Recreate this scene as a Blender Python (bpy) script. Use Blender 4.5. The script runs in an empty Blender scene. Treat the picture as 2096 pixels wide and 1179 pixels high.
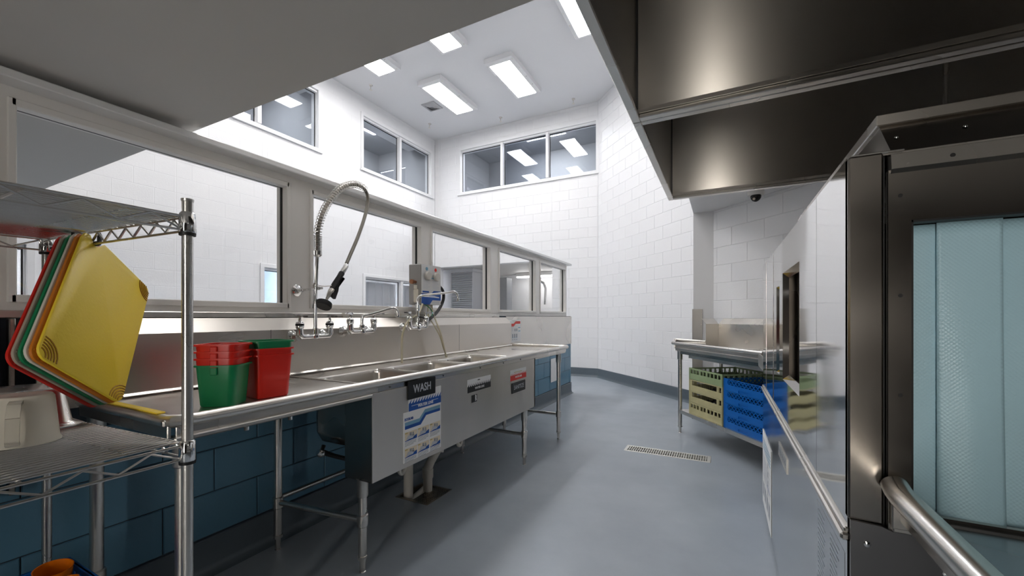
import bpy, bmesh, math, random
from math import radians as R, sin, cos, pi
from mathutils import Vector, Matrix
random.seed(7)
SC = bpy.context.scene
COL = SC.collection

# ------------------------------------------------------------------ camera, world, exposure
cam_d = bpy.data.cameras.new('camera'); cam = bpy.data.objects.new('camera', cam_d); COL.objects.link(cam)
cam_d.sensor_width = 36.0; cam_d.lens = 36.0 * 841 / 2096
cam_d.shift_y = 59.0 / 2096; cam_d.clip_start = .02; cam_d.clip_end = 60
cam.location = (0, 0, 1.19); cam.rotation_euler = (R(90), 0, R(27.2))
SC.camera = cam
w = bpy.data.worlds.new('world'); SC.world = w; w.use_nodes = True
w.node_tree.nodes['Background'].inputs[0].default_value = (.55, .6, .65, 1)
w.node_tree.nodes['Background'].inputs[1].default_value = .05
SC.view_settings.view_transform = 'Standard'; SC.view_settings.look = 'None'
SC.view_settings.gamma = 1; SC.view_settings.use_curve_mapping = False
SC.view_settings.exposure = 0.0
LAMP = 27.0          # ceiling fixtures
LAMP_LOW = 14.5       # unseen fixtures added under the low ceiling

# ------------------------------------------------------------------ materials
MATS = {}
def nt(name):
    m = bpy.data.materials.new(name); m.use_nodes = True; MATS[name] = m
    return m, m.node_tree.nodes, m.node_tree.links, m.node_tree.nodes['Principled BSDF']
def lin(c):
    return tuple(((v/255)/12.92 if v/255 <= .04045 else ((v/255+.055)/1.055)**2.4) for v in c)
def plain(name, col, rough=.5, metal=0.0, spec=.5, var=.0, vs=6.0, bump=0.0, bs=40.0, coat=0, srgb=True, emit=None, trans=0, ior=1.45, alpha=1):
    m, N, L, P = nt(name)
    c = lin(col) if srgb else col
    P.inputs['Base Color'].default_value = (*c, 1); P.inputs['Roughness'].default_value = rough
    P.inputs['Metallic'].default_value = metal; P.inputs['Specular IOR Level'].default_value = spec
    P.inputs['IOR'].default_value = ior
    if trans: P.inputs['Transmission Weight'].default_value = trans
    if alpha < 1: P.inputs['Alpha'].default_value = alpha
    if coat: P.inputs['Coat Weight'].default_value = coat; P.inputs['Coat Roughness'].default_value = .05
    if emit: P.inputs['Emission Color'].default_value = (*emit[0], 1); P.inputs['Emission Strength'].default_value = emit[1]
    tc = N.new('ShaderNodeTexCoord')
    if var:
        n = N.new('ShaderNodeTexNoise'); n.inputs['Scale'].default_value = vs; n.inputs['Detail'].default_value = 5
        L.new(tc.outputs['Object'], n.inputs['Vector'])
        r = N.new('ShaderNodeMapRange'); r.inputs['From Min'].default_value = .3; r.inputs['From Max'].default_value = .7
        r.inputs['To Min'].default_value = 1-var; r.inputs['To Max'].default_value = 1+var
        L.new(n.outputs['Fac'], r.inputs['Value'])
        mx = N.new('ShaderNodeVectorMath'); mx.operation = 'SCALE'; mx.inputs[0].default_value = c
        L.new(r.outputs[0], mx.inputs['Scale']); L.new(mx.outputs[0], P.inputs['Base Color'])
    if bump:
        n = N.new('ShaderNodeTexNoise'); n.inputs['Scale'].default_value = bs; n.inputs['Detail'].default_value = 3
        L.new(tc.outputs['Object'], n.inputs['Vector'])
        b = N.new('ShaderNodeBump'); b.inputs['Strength'].default_value = bump; b.inputs['Distance'].default_value = .004
        L.new(n.outputs['Fac'], b.inputs['Height']); L.new(b.outputs[0], P.inputs['Normal'])
    return m
def steel(name, col=(.60, .57, .53), rough=.3, aniso=0.0, rot=0.0, scale=(1, 1, 1), rv=.08, wave=0.0, cv=.06, grain=0):
    m, N, L, P = nt(name)
    P.inputs['Metallic'].default_value = 1
    tc = N.new('ShaderNodeTexCoord'); mp = N.new('ShaderNodeMapping'); mp.inputs['Scale'].default_value = scale
    L.new(tc.outputs['Object'], mp.inputs['Vector'])
    n = N.new('ShaderNodeTexNoise'); n.inputs['Scale'].default_value = 2.2; n.inputs['Detail'].default_value = 2
    L.new(mp.outputs[0], n.inputs['Vector'])
    r = N.new('ShaderNodeMapRange'); r.inputs['From Min'].default_value = .3; r.inputs['From Max'].default_value = .7
    r.inputs['To Min'].default_value = max(.02, rough-rv); r.inputs['To Max'].default_value = rough+rv
    L.new(n.outputs['Fac'], r.inputs['Value']); L.new(r.outputs[0], P.inputs['Roughness'])
    r2 = N.new('ShaderNodeMapRange'); r2.inputs['From Min'].default_value = .3; r2.inputs['From Max'].default_value = .7
    r2.inputs['To Min'].default_value = 1-cv; r2.inputs['To Max'].default_value = 1+cv
    L.new(n.outputs['Fac'], r2.inputs['Value'])
    mx = N.new('ShaderNodeVectorMath'); mx.operation = 'SCALE'; mx.inputs[0].default_value = col
    L.new(r2.outputs[0], mx.inputs['Scale']); L.new(mx.outputs[0], P.inputs['Base Color'])
    if aniso:
        P.inputs['Anisotropic'].default_value = aniso; P.inputs['Anisotropic Rotation'].default_value = rot
        t = N.new('ShaderNodeTangent'); t.direction_type = 'RADIAL'; t.axis = 'Z'; L.new(t.outputs[0], P.inputs['Tangent'])
    if grain:   # horizontal brushing: very fine relief that only varies with height
        m2 = N.new('ShaderNodeMapping'); m2.inputs['Scale'].default_value = (1.5, 1.5, 700); L.new(tc.outputs['Object'], m2.inputs['Vector'])
        n2 = N.new('ShaderNodeTexNoise'); n2.inputs['Scale'].default_value = 1; n2.inputs['Detail'].default_value = 1; L.new(m2.outputs[0], n2.inputs['Vector'])
        b = N.new('ShaderNodeBump'); b.inputs['Strength'].default_value = 1; b.inputs['Distance'].default_value = .0016
        L.new(n2.outputs['Fac'], b.inputs['Height']); L.new(b.outputs[0], P.inputs['Normal'])
    if wave:
        n2 = N.new('ShaderNodeTexNoise'); n2.inputs['Scale'].default_value = 1.6; n2.inputs['Detail'].default_value = 1
        L.new(tc.outputs['Object'], n2.inputs['Vector'])
        b = N.new('ShaderNodeBump'); b.inputs['Strength'].default_value = wave; b.inputs['Distance'].default_value = .05
        L.new(n2.outputs['Fac'], b.inputs['Height']); L.new(b.outputs[0], P.inputs['Normal'])
    return m
def glass_pane(name, tint=(1, 1, 1), ior=1.5):
    m = bpy.data.materials.new(name); m.use_nodes = True; N = m.node_tree.nodes; L = m.node_tree.links; N.clear()
    o = N.new('ShaderNodeOutputMaterial'); mix = N.new('ShaderNodeMixShader'); f = N.new('ShaderNodeFresnel'); gm = N.new('ShaderNodeNewGeometry'); mr = N.new('ShaderNodeMapRange'); mr.inputs['To Min'].default_value = ior; mr.inputs['To Max'].default_value = 1/ior
    L.new(gm.outputs['Backfacing'], mr.inputs['Value']); L.new(mr.outputs[0], f.inputs[0])
    t = N.new('ShaderNodeBsdfTransparent'); t.inputs[0].default_value = (*tint, 1)
    g = N.new('ShaderNodeBsdfGlossy'); g.inputs['Roughness'].default_value = .01
    L.new(f.outputs[0], mix.inputs[0]); L.new(t.outputs[0], mix.inputs[1]); L.new(g.outputs[0], mix.inputs[2]); L.new(mix.outputs[0], o.inputs[0])
    MATS[name] = m; return m
def lamp_mat(name, col, s):
    m = bpy.data.materials.new(name); m.use_nodes = True; N = m.node_tree.nodes; L = m.node_tree.links; N.clear()
    o = N.new('ShaderNodeOutputMaterial'); e = N.new('ShaderNodeEmission'); e.inputs[0].default_value = (*col, 1); e.inputs[1].default_value = s
    L.new(e.outputs[0], o.inputs[0]); MATS[name] = m; return m

WHITE = plain('painted_block_white', (226, 226, 228), .45, bump=.25, bs=60, var=.015, vs=1.2)
WHITE_S = plain('smooth_white_paint', (224, 224, 226), .5)
CEIL = plain('ceiling_white', (222, 222, 224), .6)
SOFF = plain('soffit_paint', (196, 193, 189), .6, var=.02, vs=1)
BLUE = plain('painted_block_blue', (84, 126, 150), .3, bump=.25, bs=60, var=.06, vs=2)
BLUEJ = plain('blue_joint', (48, 60, 70), .7)
BASE_D = plain('cove_base_grey', (84, 94, 102), .4, var=.05, vs=3)
MAROON = plain('maroon_paint', (96, 30, 26), .35)
TRIM = plain('trim_white', (230, 227, 223), .35)
TRIMW = plain('trim_bright_white', (226, 226, 228), .4)
TRIMG = plain('trim_gloss', (226, 226, 226), .15)
DARK = plain('black_rubber', (18, 18, 20), .5)
BLACKG = plain('black_gloss', (10, 10, 12), .15)
BROWNR = plain('dim_room_paint', (150, 152, 156), .8)
BLIND = plain('grey_blind', (168, 172, 180), .6)
STEEL = steel('brushed_steel', (.66, .63, .59), .3)
STEEL_D = steel('brushed_steel_front', (.42, .39, .355), .22)
STEEL_H = steel('hood_steel', (.60, .565, .52), .30, .999, .25, rv=.01, cv=.03)
STEEL_M = steel('mirror_steel', (.72, .71, .70), .07, rv=.02, wave=.12, cv=.02)
STEEL_T = steel('tube_steel', (.72, .69, .65), .28, scale=(1, 1, .3))
STEEL_DK = steel('worn_dark_steel', (.16, .16, .165), .4)
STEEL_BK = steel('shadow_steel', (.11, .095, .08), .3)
GRATE = plain('grate_steel', (206, 205, 200), .4, metal=.45)
CHROME = steel('chrome', (.78, .78, .78), .08, rv=.03)
WIREM = steel('wire_chrome', (.60, .59, .57), .28)
PVC = plain('pvc_white', (196, 192, 184), .4, var=.05, vs=8)
PAPER = plain('paper_white', (232, 232, 232), .5)
BLUEP = plain('print_blue', (16, 78, 160), .5)
LBLUE = plain('print_light_blue', (116, 160, 186), .5)
GREYP = plain('print_grey', (150, 155, 162), .5)
LGREYP = plain('print_light_grey', (188, 192, 200), .5)
CREAMP = plain('print_cream', (226, 214, 190), .5)
TANP = plain('print_tan', (196, 176, 110), .5)
REDP = plain('print_red', (214, 52, 44), .5)
BLACKP = plain('print_black', (18, 19, 21), .4)
YEL = plain('plastic_yellow', (250, 216, 58), .42, bump=.15, bs=120)
YELD = plain('plastic_yellow_dark', (176, 126, 8), .45)
ORNG = plain('plastic_orange', (232, 122, 8), .4)
GOLD = plain('plastic_amber', (206, 120, 20), .45)
GREEN = plain('plastic_green', (14, 128, 80), .35)
RED = plain('plastic_red', (208, 34, 20), .35)
WPL = plain('plastic_white', (214, 208, 196), .45)
TPL = plain('plastic_tan', (170, 156, 140), .45)
BLUEPL = plain('plastic_blue', (8, 96, 180), .4)
BEIGE = plain('plastic_beige', (178, 172, 132), .5, var=.08, vs=12)
BEIGEG = plain('plastic_sage', (142, 160, 122), .5, var=.06, vs=12)
BLKPL = plain('plastic_black', (24, 24, 26), .45)
CLEAR = plain('frosted_plastic', (246, 240, 226), .3, trans=.35, ior=1.2)
TUBEM = plain('clear_tube', (214, 206, 180), .25, trans=.3, ior=1.3)
FLOORM = None
def floor_material():
    m, N, L, P = nt('epoxy_floor')
    tc = N.new('ShaderNodeTexCoord')
    n = N.new('ShaderNodeTexNoise'); n.inputs['Scale'].default_value = 1.4; n.inputs['Detail'].default_value = 6; n.inputs['Roughness'].default_value = .6
    L.new(tc.outputs['Object'], n.inputs['Vector'])
    cr = N.new('ShaderNodeValToRGB'); cr.color_ramp.elements[0].position = .3; cr.color_ramp.elements[1].position = .72
    cr.color_ramp.elements[0].color = (*lin((138, 146, 155)), 1); cr.color_ramp.elements[1].color = (*lin((158, 166, 174)), 1)
    L.new(n.outputs['Fac'], cr.inputs[0]); L.new(cr.outputs[0], P.inputs['Base Color'])
    n2 = N.new('ShaderNodeTexNoise'); n2.inputs['Scale'].default_value = 5; n2.inputs['Detail'].default_value = 5
    L.new(tc.outputs['Object'], n2.inputs['Vector'])
    r = N.new('ShaderNodeMapRange'); r.inputs['To Min'].default_value = .24; r.inputs['To Max'].default_value = .42; L.new(n2.outputs['Fac'], r.inputs['Value']); L.new(r.outputs[0], P.inputs['Roughness'])
    n3 = N.new('ShaderNodeTexNoise'); n3.inputs['Scale'].default_value = 260; L.new(tc.outputs['Object'], n3.inputs['Vector'])
    b = N.new('ShaderNodeBump'); b.inputs['Strength'].default_value = .12; b.inputs['Distance'].default_value = .002
    L.new(n3.outputs['Fac'], b.inputs['Height']); L.new(b.outputs[0], P.inputs['Normal'])
    return m
FLOORM = floor_material()
def curtain_material():
    m, N, L, P = nt('dimpled_vinyl')
    P.inputs['Base Color'].default_value = (*lin((188, 226, 240)), 1); P.inputs['Roughness'].default_value = .3
    P.inputs['Subsurface Weight'].default_value = 0
    tc = N.new('ShaderNodeTexCoord')
    mp = N.new('ShaderNodeMapping'); mp.inputs['Rotation'].default_value = (0, R(45), 0); L.new(tc.outputs['Object'], mp.inputs['Vector'])
    mp.inputs['Scale'].default_value = (190, 1, 190)
    v = N.new('ShaderNodeTexVoronoi'); v.voronoi_dimensions = '3D'; v.inputs['Randomness'].default_value = 0; v.inputs['Scale'].default_value = 1
    L.new(mp.outputs[0], v.inputs['Vector'])
    b = N.new('ShaderNodeBump'); b.inputs['Strength'].default_value = .5; b.inputs['Distance'].default_value = .0015; b.invert = True
    L.new(v.outputs['Distance'], b.inputs['Height']); L.new(b.outputs[0], P.inputs['Normal'])
    return m
CURT = curtain_material()
GLASS = glass_pane('window_glass')
GLASS_T = glass_pane('clerestory_glass', (.8, .82, .85), 1.6)
LITE = lamp_mat('lamp_diffuser', (1, .985, .97), LAMP)
LITE_ROOM_FILL = lamp_mat('added_room_fill', (1, 1, 1), 90.0)
LITE_STREAK = lamp_mat('added_streak_glow', (1, .95, .88), 62.0)
LITE_LOW_FILL = lamp_mat('added_low_fill', (1, .93, .84), LAMP_LOW)

# ------------------------------------------------------------------ mesh helpers
ORG = {}
class MB:
    def __init__(s): s.v = []; s.f = []; s.m = []; s.M = Matrix.Identity(4); s.mi = 0
    def add(s, vs, fs):
        b = len(s.v); s.v += [s.M @ Vector(p) for p in vs]; s.f += [tuple(b+i for i in f) for f in fs]; s.m += [s.mi]*len(fs); return s
    def box(s, x0, y0, z0, x1, y1, z1):
        if x0 > x1: x0, x1 = x1, x0
        if y0 > y1: y0, y1 = y1, y0
        if z0 > z1: z0, z1 = z1, z0
        return s.add([(x0,y0,z0),(x1,y0,z0),(x1,y1,z0),(x0,y1,z0),(x0,y0,z1),(x1,y0,z1),(x1,y1,z1),(x0,y1,z1)],
              [(0,3,2,1),(4,5,6,7),(0,1,5,4),(1,2,6,5),(2,3,7,6),(3,0,4,7)])
    def cbox(s, x0, y0, z0, x1, y1, z1, b=.004):
        if x0 > x1: x0, x1 = x1, x0
        if y0 > y1: y0, y1 = y1, y0
        if z0 > z1: z0, z1 = z1, z0
        b = min(b, (x1-x0)*.45, (y1-y0)*.45, (z1-z0)*.45)
        V = []; idx = {}
        for ix, X in ((0, x0), (1, x1)):
            for iy, Y in ((0, y0), (1, y1)):
                for iz, Z in ((0, z0), (1, z1)):
                    dx = b if ix == 0 else -b; dy = b if iy == 0 else -b; dz = b if iz == 0 else -b
                    for k, p in enumerate(((X, Y+dy, Z+dz), (X+dx, Y, Z+dz), (X+dx, Y+dy, Z))):
                        idx[ix, iy, iz, k] = len(V); V.append(p)
        I = idx; F = []
        for a in (0, 1):
            F.append([I[a,0,0,0], I[a,1,0,0], I[a,1,1,0], I[a,0,1,0]]); F.append([I[0,a,0,1], I[1,a,0,1], I[1,a,1,1], I[0,a,1,1]]); F.append([I[0,0,a,2], I[1,0,a,2], I[1,1,a,2], I[0,1,a,2]])
        for a in (0, 1):
            for c in (0, 1):
                F.append([I[a,c,0,0], I[a,c,1,0], I[a,c,1,1], I[a,c,0,1]])
                F.append([I[a,0,c,0], I[a,1,c,0], I[a,1,c,2], I[a,0,c,2]])
                F.append([I[0,a,c,1], I[1,a,c,1], I[1,a,c,2], I[0,a,c,2]])
        for a in (0, 1):
            for c in (0, 1):
                for d in (0, 1): F.append([I[a,c,d,0], I[a,c,d,1], I[a,c,d,2]])
        return s.add(V, F)
    def tube(s, pts, r, n=8, closed=False, cap=True, rr=None):
        P = [Vector(p) for p in pts]; k = len(P); V = []; F = []
        up = None
        for i in range(k):
            if closed: t = (P[(i+1) % k]-P[i-1])
            else: t = P[min(i+1, k-1)]-P[max(i-1, 0)]
            t.normalize()
            if up is None:
                up = Vector((0, 0, 1)) if abs(t.z) < .9 else Vector((1, 0, 0))
            sd = t.cross(up)
            if sd.length < 1e-6: sd = t.orthogonal()
            sd.normalize(); up = sd.cross(t).normalized()
            ri = rr[i] if rr else r
            sc = 1.0
            if 0 < i < k-1 or closed:
                a = (P[i]-P[i-1]).normalized(); c2 = (P[(i+1) % k]-P[i]).normalized(); d = max(.35, (a+c2).length/2); sc = 1/d
            for j in range(n):
                an = 2*pi*j/n; V.append(P[i] + (sd*cos(an)+up*sin(an))*ri*(sc if sc < 1.5 else 1.5))
        m = k if closed else k-1
        for i in range(m):
            for j in range(n):
                a = i*n+j; b = i*n+(j+1) % n; c = ((i+1) % k)*n+(j+1) % n; d = ((i+1) % k)*n+j; F.append((a, b, c, d))
        if cap and not closed: F.append(tuple(range(n))); F.append(tuple((k-1)*n+j for j in range(n)))
        return s.add(V, F)
    def cyl(s, p0, p1, r, n=12, r2=None): return s.tube([p0, p1], r, n, rr=[r, r if r2 is None else r2])
    def lathe(s, prof, c, ax=(0, 0, 1), n=16, cap=True):
        ax = Vector(ax).normalized(); u = ax.orthogonal().normalized(); w2 = ax.cross(u); C = Vector(c); V = []; F = []
        for (r, h) in prof:
            for j in range(n):
                a = 2*pi*j/n; V.append(C + ax*h + (u*cos(a)+w2*sin(a))*max(r, 1e-5))
        for i in range(len(prof)-1):
            for j in range(n): F.append((i*n+j, i*n+(j+1) % n, (i+1)*n+(j+1) % n, (i+1)*n+j))
        if cap: F.append(tuple(range(n))); F.append(tuple((len(prof)-1)*n+j for j in range(n)))
        return s.add(V, F)
    def prism(s, poly, axis, a0, a1):
        # poly: 2D points in the two other axes (cyclic order of axes), extruded on axis
        V = []
        for a in (a0, a1):
            for (p, q) in poly:
                V.append({'x': (a, p, q), 'y': (p, a, q), 'z': (p, q, a)}[axis])
        n = len(poly); F = [tuple(range(n)), tuple(range(n, 2*n))]
        for i in range(n): F.append((i, (i+1) % n, n+(i+1) % n, n+i))
        return s.add(V, F)
    def sheet(s, prof, axis, a0, a1, t):
        # thin bent sheet: open 2D profile offset by thickness t
        pts = [Vector(p) for p in prof]; off = []
        for i, p in enumerate(pts):
            d = (pts[min(i+1, len(pts)-1)]-pts[max(i-1, 0)]).normalized(); off.append(p+Vector((-d.y, d.x))*t)
        return s.prism([tuple(p) for p in pts]+[tuple(p) for p in reversed(off)], axis, a0, a1)
    def quad(s, a, b, c, d): return s.add([a, b, c, d], [(0, 1, 2, 3)])
    def build(s, name, mat, parent=None, smooth=35, org=None):
        me = bpy.data.meshes.new(name)
        if org is None:
            if parent is not None: org = ORG.get(parent.name, Vector((0, 0, 0)))
            else:
                xs = [p.x for p in s.v]; ys = [p.y for p in s.v]; zs = [p.z for p in s.v]
                org = Vector(((min(xs)+max(xs))/2, (min(ys)+max(ys))/2, min(zs)))
        org = Vector(org)
        me.from_pydata([tuple(p-org) for p in s.v], [], s.f)
        mats = mat if isinstance(mat, (list, tuple)) else [mat]
        for m in mats: me.materials.append(m)
        if len(mats) > 1:
            for p, i in zip(me.polygons, s.m): p.material_index = i
        bm = bmesh.new(); bm.from_mesh(me); bmesh.ops.recalc_face_normals(bm, faces=bm.faces); bm.to_mesh(me); bm.free()
        if smooth:
            for p in me.polygons: p.use_smooth = True
            me.set_sharp_from_angle(angle=R(smooth))
        o = bpy.data.objects.new(name, me); COL.objects.link(o)
        if parent is not None:
            o.parent = parent; ORG[o.name] = org if parent.name not in ORG else org
            # children are meshed relative to the parent's origin
            ORG[o.name] = org
        else:
            o.location = org; ORG[o.name] = org
        return o
def tag(o, label=None, cat=None, group=None, kind=None):
    if label: o['label'] = label
    if cat: o['category'] = cat
    if group: o['group'] = group
    if kind: o['kind'] = kind
    return o
def thing(name, label, cat, loc=(0, 0, 0), group=None, rz=0):
    o = bpy.data.objects.new(name, None); COL.objects.link(o); o.location = loc; o.rotation_euler = (0, 0, rz)
    o.empty_display_size = .05
    ORG[o.name] = Vector(loc) if not rz else Vector(loc)
    return tag(o, label, cat, group)
def struct(o): o['kind'] = 'structure'; return o
def lab(o, t): o['label'] = t; return o
def dup(root, loc, rz, label, group=None):
    def cp(o, par):
        c = o.copy(); COL.objects.link(c); c.parent = par
        for ch in list(o.children): cp(ch, c)
        return c
    r = cp(root, None); r.location = loc; r.rotation_euler = (0, 0, rz); r['label'] = label
    if group: r['group'] = group
    return r
def text(s_, size, mat, parent, loc, rot, name='lettering', align='CENTER', ext=.0004, bold=.0, sx=1.0):
    cu = bpy.data.curves.new(name, 'FONT'); cu.body = s_; cu.size = size; cu.align_x = align; cu.align_y = 'CENTER'; cu.extrude = ext; cu.offset = bold; cu.resolution_u = 3
    t = bpy.data.objects.new(name, cu); COL.objects.link(t)
    dg = bpy.context.evaluated_depsgraph_get(); dg.update()
    me = bpy.data.meshes.new_from_object(t.evaluated_get(dg)); bpy.data.objects.remove(t)
    o = bpy.data.objects.new(name, me); COL.objects.link(o); me.materials.clear(); me.materials.append(mat)
    M = Matrix.Translation(Vector(loc)-ORG.get(parent.name, Vector((0, 0, 0)))) @ rot.to_4x4() @ Matrix.Diagonal((sx, 1, 1, 1))
    me.transform(M); o.parent = parent
    return o
ROT_PX = Matrix(((0, 0, 1), (1, 0, 0), (0, 1, 0)))   # text on a face looking +X: x->+Y, y->+Z
ROT_NX = Matrix(((0, 0, -1), (-1, 0, 0), (0, 1, 0)))  # face looking -X: x->-Y
class Flat:
    """flat print: rectangles and polygons on a plane, each a hair proud of the sheet"""
    def __init__(s, o, S, T, N): s.o = Vector(o); s.S = Vector(S); s.T = Vector(T); s.N = Vector(N); s.mb = MB(); s.mats = []
    def p(s, a, b, h=0): return s.o+s.S*a+s.T*b+s.N*h
    def mat(s, m):
        if m not in s.mats: s.mats.append(m)
        s.mb.mi = s.mats.index(m)
    def sheet(s, w_, h_, m, t=.0015):
        s.mat(m); c = [(0, 0), (w_, 0), (w_, h_), (0, h_)]
        s.mb.add([s.p(a, b, 0) for a, b in c]+[s.p(a, b, t) for a, b in c], [(0, 3, 2, 1), (4, 5, 6, 7), (0, 1, 5, 4), (1, 2, 6, 5), (2, 3, 7, 6), (3, 0, 4, 7)]); s.t = t
    def rect(s, a0, b0, a1, b1, m, k=1):
        s.mat(m); h = s.t+.0002*k; s.mb.add([s.p(a0, b0, h), s.p(a1, b0, h), s.p(a1, b1, h), s.p(a0, b1, h)], [(0, 1, 2, 3)])
    def poly(s, pts, m, k=1):
        s.mat(m); h = s.t+.0002*k; s.mb.add([s.p(a, b, h) for a, b in pts], [tuple(range(len(pts)))])
    def build(s, name, parent=None): return s.mb.build(name, s.mats, parent, smooth=0)

# ------------------------------------------------------------------ room shell
def rects_minus(x0, x1, z0, z1, ops):
    xs = sorted({x0, x1, *[v for o in ops for v in o[:2] if x0 < v < x1]}); zs = sorted({z0, z1, *[v for o in ops for v in o[2:] if z0 < v < z1]})
    out = []
    for i in range(len(xs)-1):
        col = []
        for j in range(len(zs)-1):
            cx, cz = (xs[i]+xs[i+1])/2, (zs[j]+zs[j+1])/2
            if any(o[0] < cx < o[1] and o[2] < cz < o[3] for o in ops): continue
            if col and abs(col[-1][3]-zs[j]) < 1e-6: col[-1][3] = zs[j+1]
            else: col.append([xs[i], xs[i+1], zs[j], zs[j+1]])
        out += col
    return out
def wall_frame(p0, p1):
    d = Vector((p1[0]-p0[0], p1[1]-p0[1], 0)); Ln = d.length; d.normalize(); n = Vector((-d.y, d.x, 0))
    M = Matrix(((d.x, n.x, 0, p0[0]), (d.y, n.y, 0, p0[1]), (0, 0, 1, 0), (0, 0, 0, 1)))
    return M, Ln, math.atan2(d.y, d.x)
BL, BH, GAP = .4, .2, .004
_blk = {}
def block_mesh(w_, h_, mat, depth):
    key = (round(w_, 4), round(h_, 4), mat.name, depth)
    if key in _blk: return _blk[key]
    m = MB(); i = .003; a, c = w_/2-GAP/2, h_/2-GAP/2; y0, y1, y2 = -.003, depth*.4, depth
    V = [(-a, y0, -c), (a, y0, -c), (a, y0, c), (-a, y0, c), (-a, y1, -c), (a, y1, -c), (a, y1, c), (-a, y1, c),
         (-a+i, y2, -c+i), (a-i, y2, -c+i), (a-i, y2, c-i), (-a+i, y2, c-i)]
    F = [(0, 1, 5, 4), (1, 2, 6, 5), (2, 3, 7, 6), (3, 0, 4, 7), (4, 5, 9, 8), (5, 6, 10, 9), (6, 7, 11, 10), (7, 4, 8, 11), (8, 9, 10, 11)]
    me = bpy.data.meshes.new('block'); me.from_pydata(V, [], [tuple(reversed(f)) for f in F]); me.materials.append(mat)
    bm = bmesh.new(); bm.from_mesh(me); bmesh.ops.recalc_face_normals(bm, faces=bm.faces)
    top = [f for f in bm.faces if abs(f.calc_center_median().y-y2) < 1e-6 and len(f.verts) == 4][0]
    if top.normal.y < 0:
        bmesh.ops.reverse_faces(bm, faces=bm.faces)
    bm.to_mesh(me); bm.free()
    _blk[key] = me; return me
def block_wall(name, p0, p1, ztop, ops, bmat, jmat, phase, th=.18, zb=.17, zt=None, s0=0, s1=None, z0=0, depth=.004):
    M, Ln, ang = wall_frame(p0, p1); s1 = Ln if s1 is None else s1; zt = ztop if zt is None else zt
    mb = MB(); mb.M = M
    for r in rects_minus(0, Ln, z0, ztop, ops): mb.box(r[0], -th, r[2], r[1], -.004, r[3])
    wobj = struct(mb.build(name, jmat, None, smooth=0, org=(0, 0, 0)))
    pcs = []; k = 0; z = zb
    while z < zt-.02:
        ze = min(z+BH, zt); off = (phase + (BL/2 if k % 2 else 0)) % BL - BL
        s = off
        while s < s1:
            a, b = max(s, s0), min(s+BL, s1)
            if b-a > .02:
                for r in rects_minus(a, b, z, ze, ops):
                    if r[1]-r[0] > .02 and r[3]-r[2] > .02: pcs.append(r)
            s += BL
        z += BH; k += 1
    def far(r):
        c = M @ Vector(((r[0]+r[1])/2, 0, (r[2]+r[3])/2)); return (c-Vector((0, 0, 1.19))).length
    pcs.sort(key=far)
    for r in pcs[:300]:
        o = bpy.data.objects.new('block', block_mesh(r[1]-r[0], r[3]-r[2], bmat, depth)); COL.objects.link(o)
        o.location = M @ Vector(((r[0]+r[1])/2, -.004, (r[2]+r[3])/2)); o.rotation_euler = (0, 0, ang); o.parent = wobj
    if len(pcs) > 300:
        mb = MB(); mb.M = M
        for r in pcs[300:]: mb.cbox(r[0]+GAP/2, -.006, r[2]+GAP/2, r[1]-GAP/2, depth-.004, r[3]-GAP/2, .004)
        o = mb.build('upper_blocks', bmat, wobj, smooth=0, org=(0, 0, 0)); o['kind'] = 'stuff'
    return wobj, M
XL, YE, ZC = -6.19, 7.97, 5.44
# floor with a trench and a floor sink cut out
mb = MB()
TR = (-.79, -.09, 3.715, 3.885); FS = (-1.925, -1.66, 2.06, 2.325)
for r in rects_minus(-7.2, 3.2, -3.2, 10.6, [TR, FS]): mb.box(r[0], r[2], -.1, r[1], r[3], 0)
floor = struct(mb.build('floor', FLOORM, smooth=0, org=(0, 0, 0)))
mb = MB(); mb.box(-7.2, .9, ZC, 3.2, YE+.2, ZC+.1); struct(mb.build('ceiling', CEIL, smooth=0))
# low ceiling over the near half (its front edge crosses the photo)
mb = MB(); mb.box(-7.2, -3.2, 2.05, -.36, 1.02, 2.15); mb.box(-.36, -3.2, 2.15, 3.2, .3, 2.25)
mb.box(-.36, -3.2, 2.05, 3.2, -.55, 2.15)
mb.box(-7.2, .92, 2.15, -.36, 1.02, ZC)
struct(mb.build('ceiling', SOFF, smooth=0))
# low ceiling over the dish table, and the bulkhead standing on its edge
mb = MB(); mb.box(-.31, 3.22, 2.40, 3.2, 6.3, 2.5); mb.box(-.31, 3.22, 2.5, -.2, 6.3, ZC); mb.box(-.36, 1.02, 2.89, -.2, 3.22, ZC); mb.box(-.2, .3, 2.89, 3.2, 3.22, 2.98); mb.box(-.36, .3, 2.25, -.352, 1.02, ZC)
struct(mb.build('ceiling', WHITE_S, smooth=0))
DIMW = plain('dim_brown_paint', (84, 76, 68), .7)
mb = MB(); DO = (-.185, -.065, .35, 2.0)
for r in rects_minus(-7.2, 3.2, 0, 3, [DO]): mb.box(r[0], -2.5, r[2], r[1], -2.4, r[3])
struct(mb.build('wall_back', DIMW, smooth=0))
mb = MB(); mb.cbox(-.78, -2.4, 0, -.72, -2.37, 2.04, .004); mb.cbox(.12, -2.4, 0, .18, -2.37, 2.04, .004); mb.cbox(-.72, -2.4, 1.99, .12, -2.37, 2.04, .004); dr = struct(mb.build('added_door_1', TRIM))  # unseen door, added as a mount for the streak light
MB().box(-.185, -2.46, .35, -.065, -2.45, 2.0).build('added_streak_pane', LITE_STREAK, dr, smooth=0)  # glowing slot added behind the camera to put the streak on the hoods
MB().lathe([(.012, 0), (.012, .04), (.026, .045), (.026, .06), (.01, .066)], (-.62, -2.4, 1.0), (0, 1, 0), 16).build('knob', CHROME, dr)
struct(MB().box(3.2, -3.3, 0, 3.3, 6, ZC).build('wall_right', WHITE_S, smooth=0))

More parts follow.
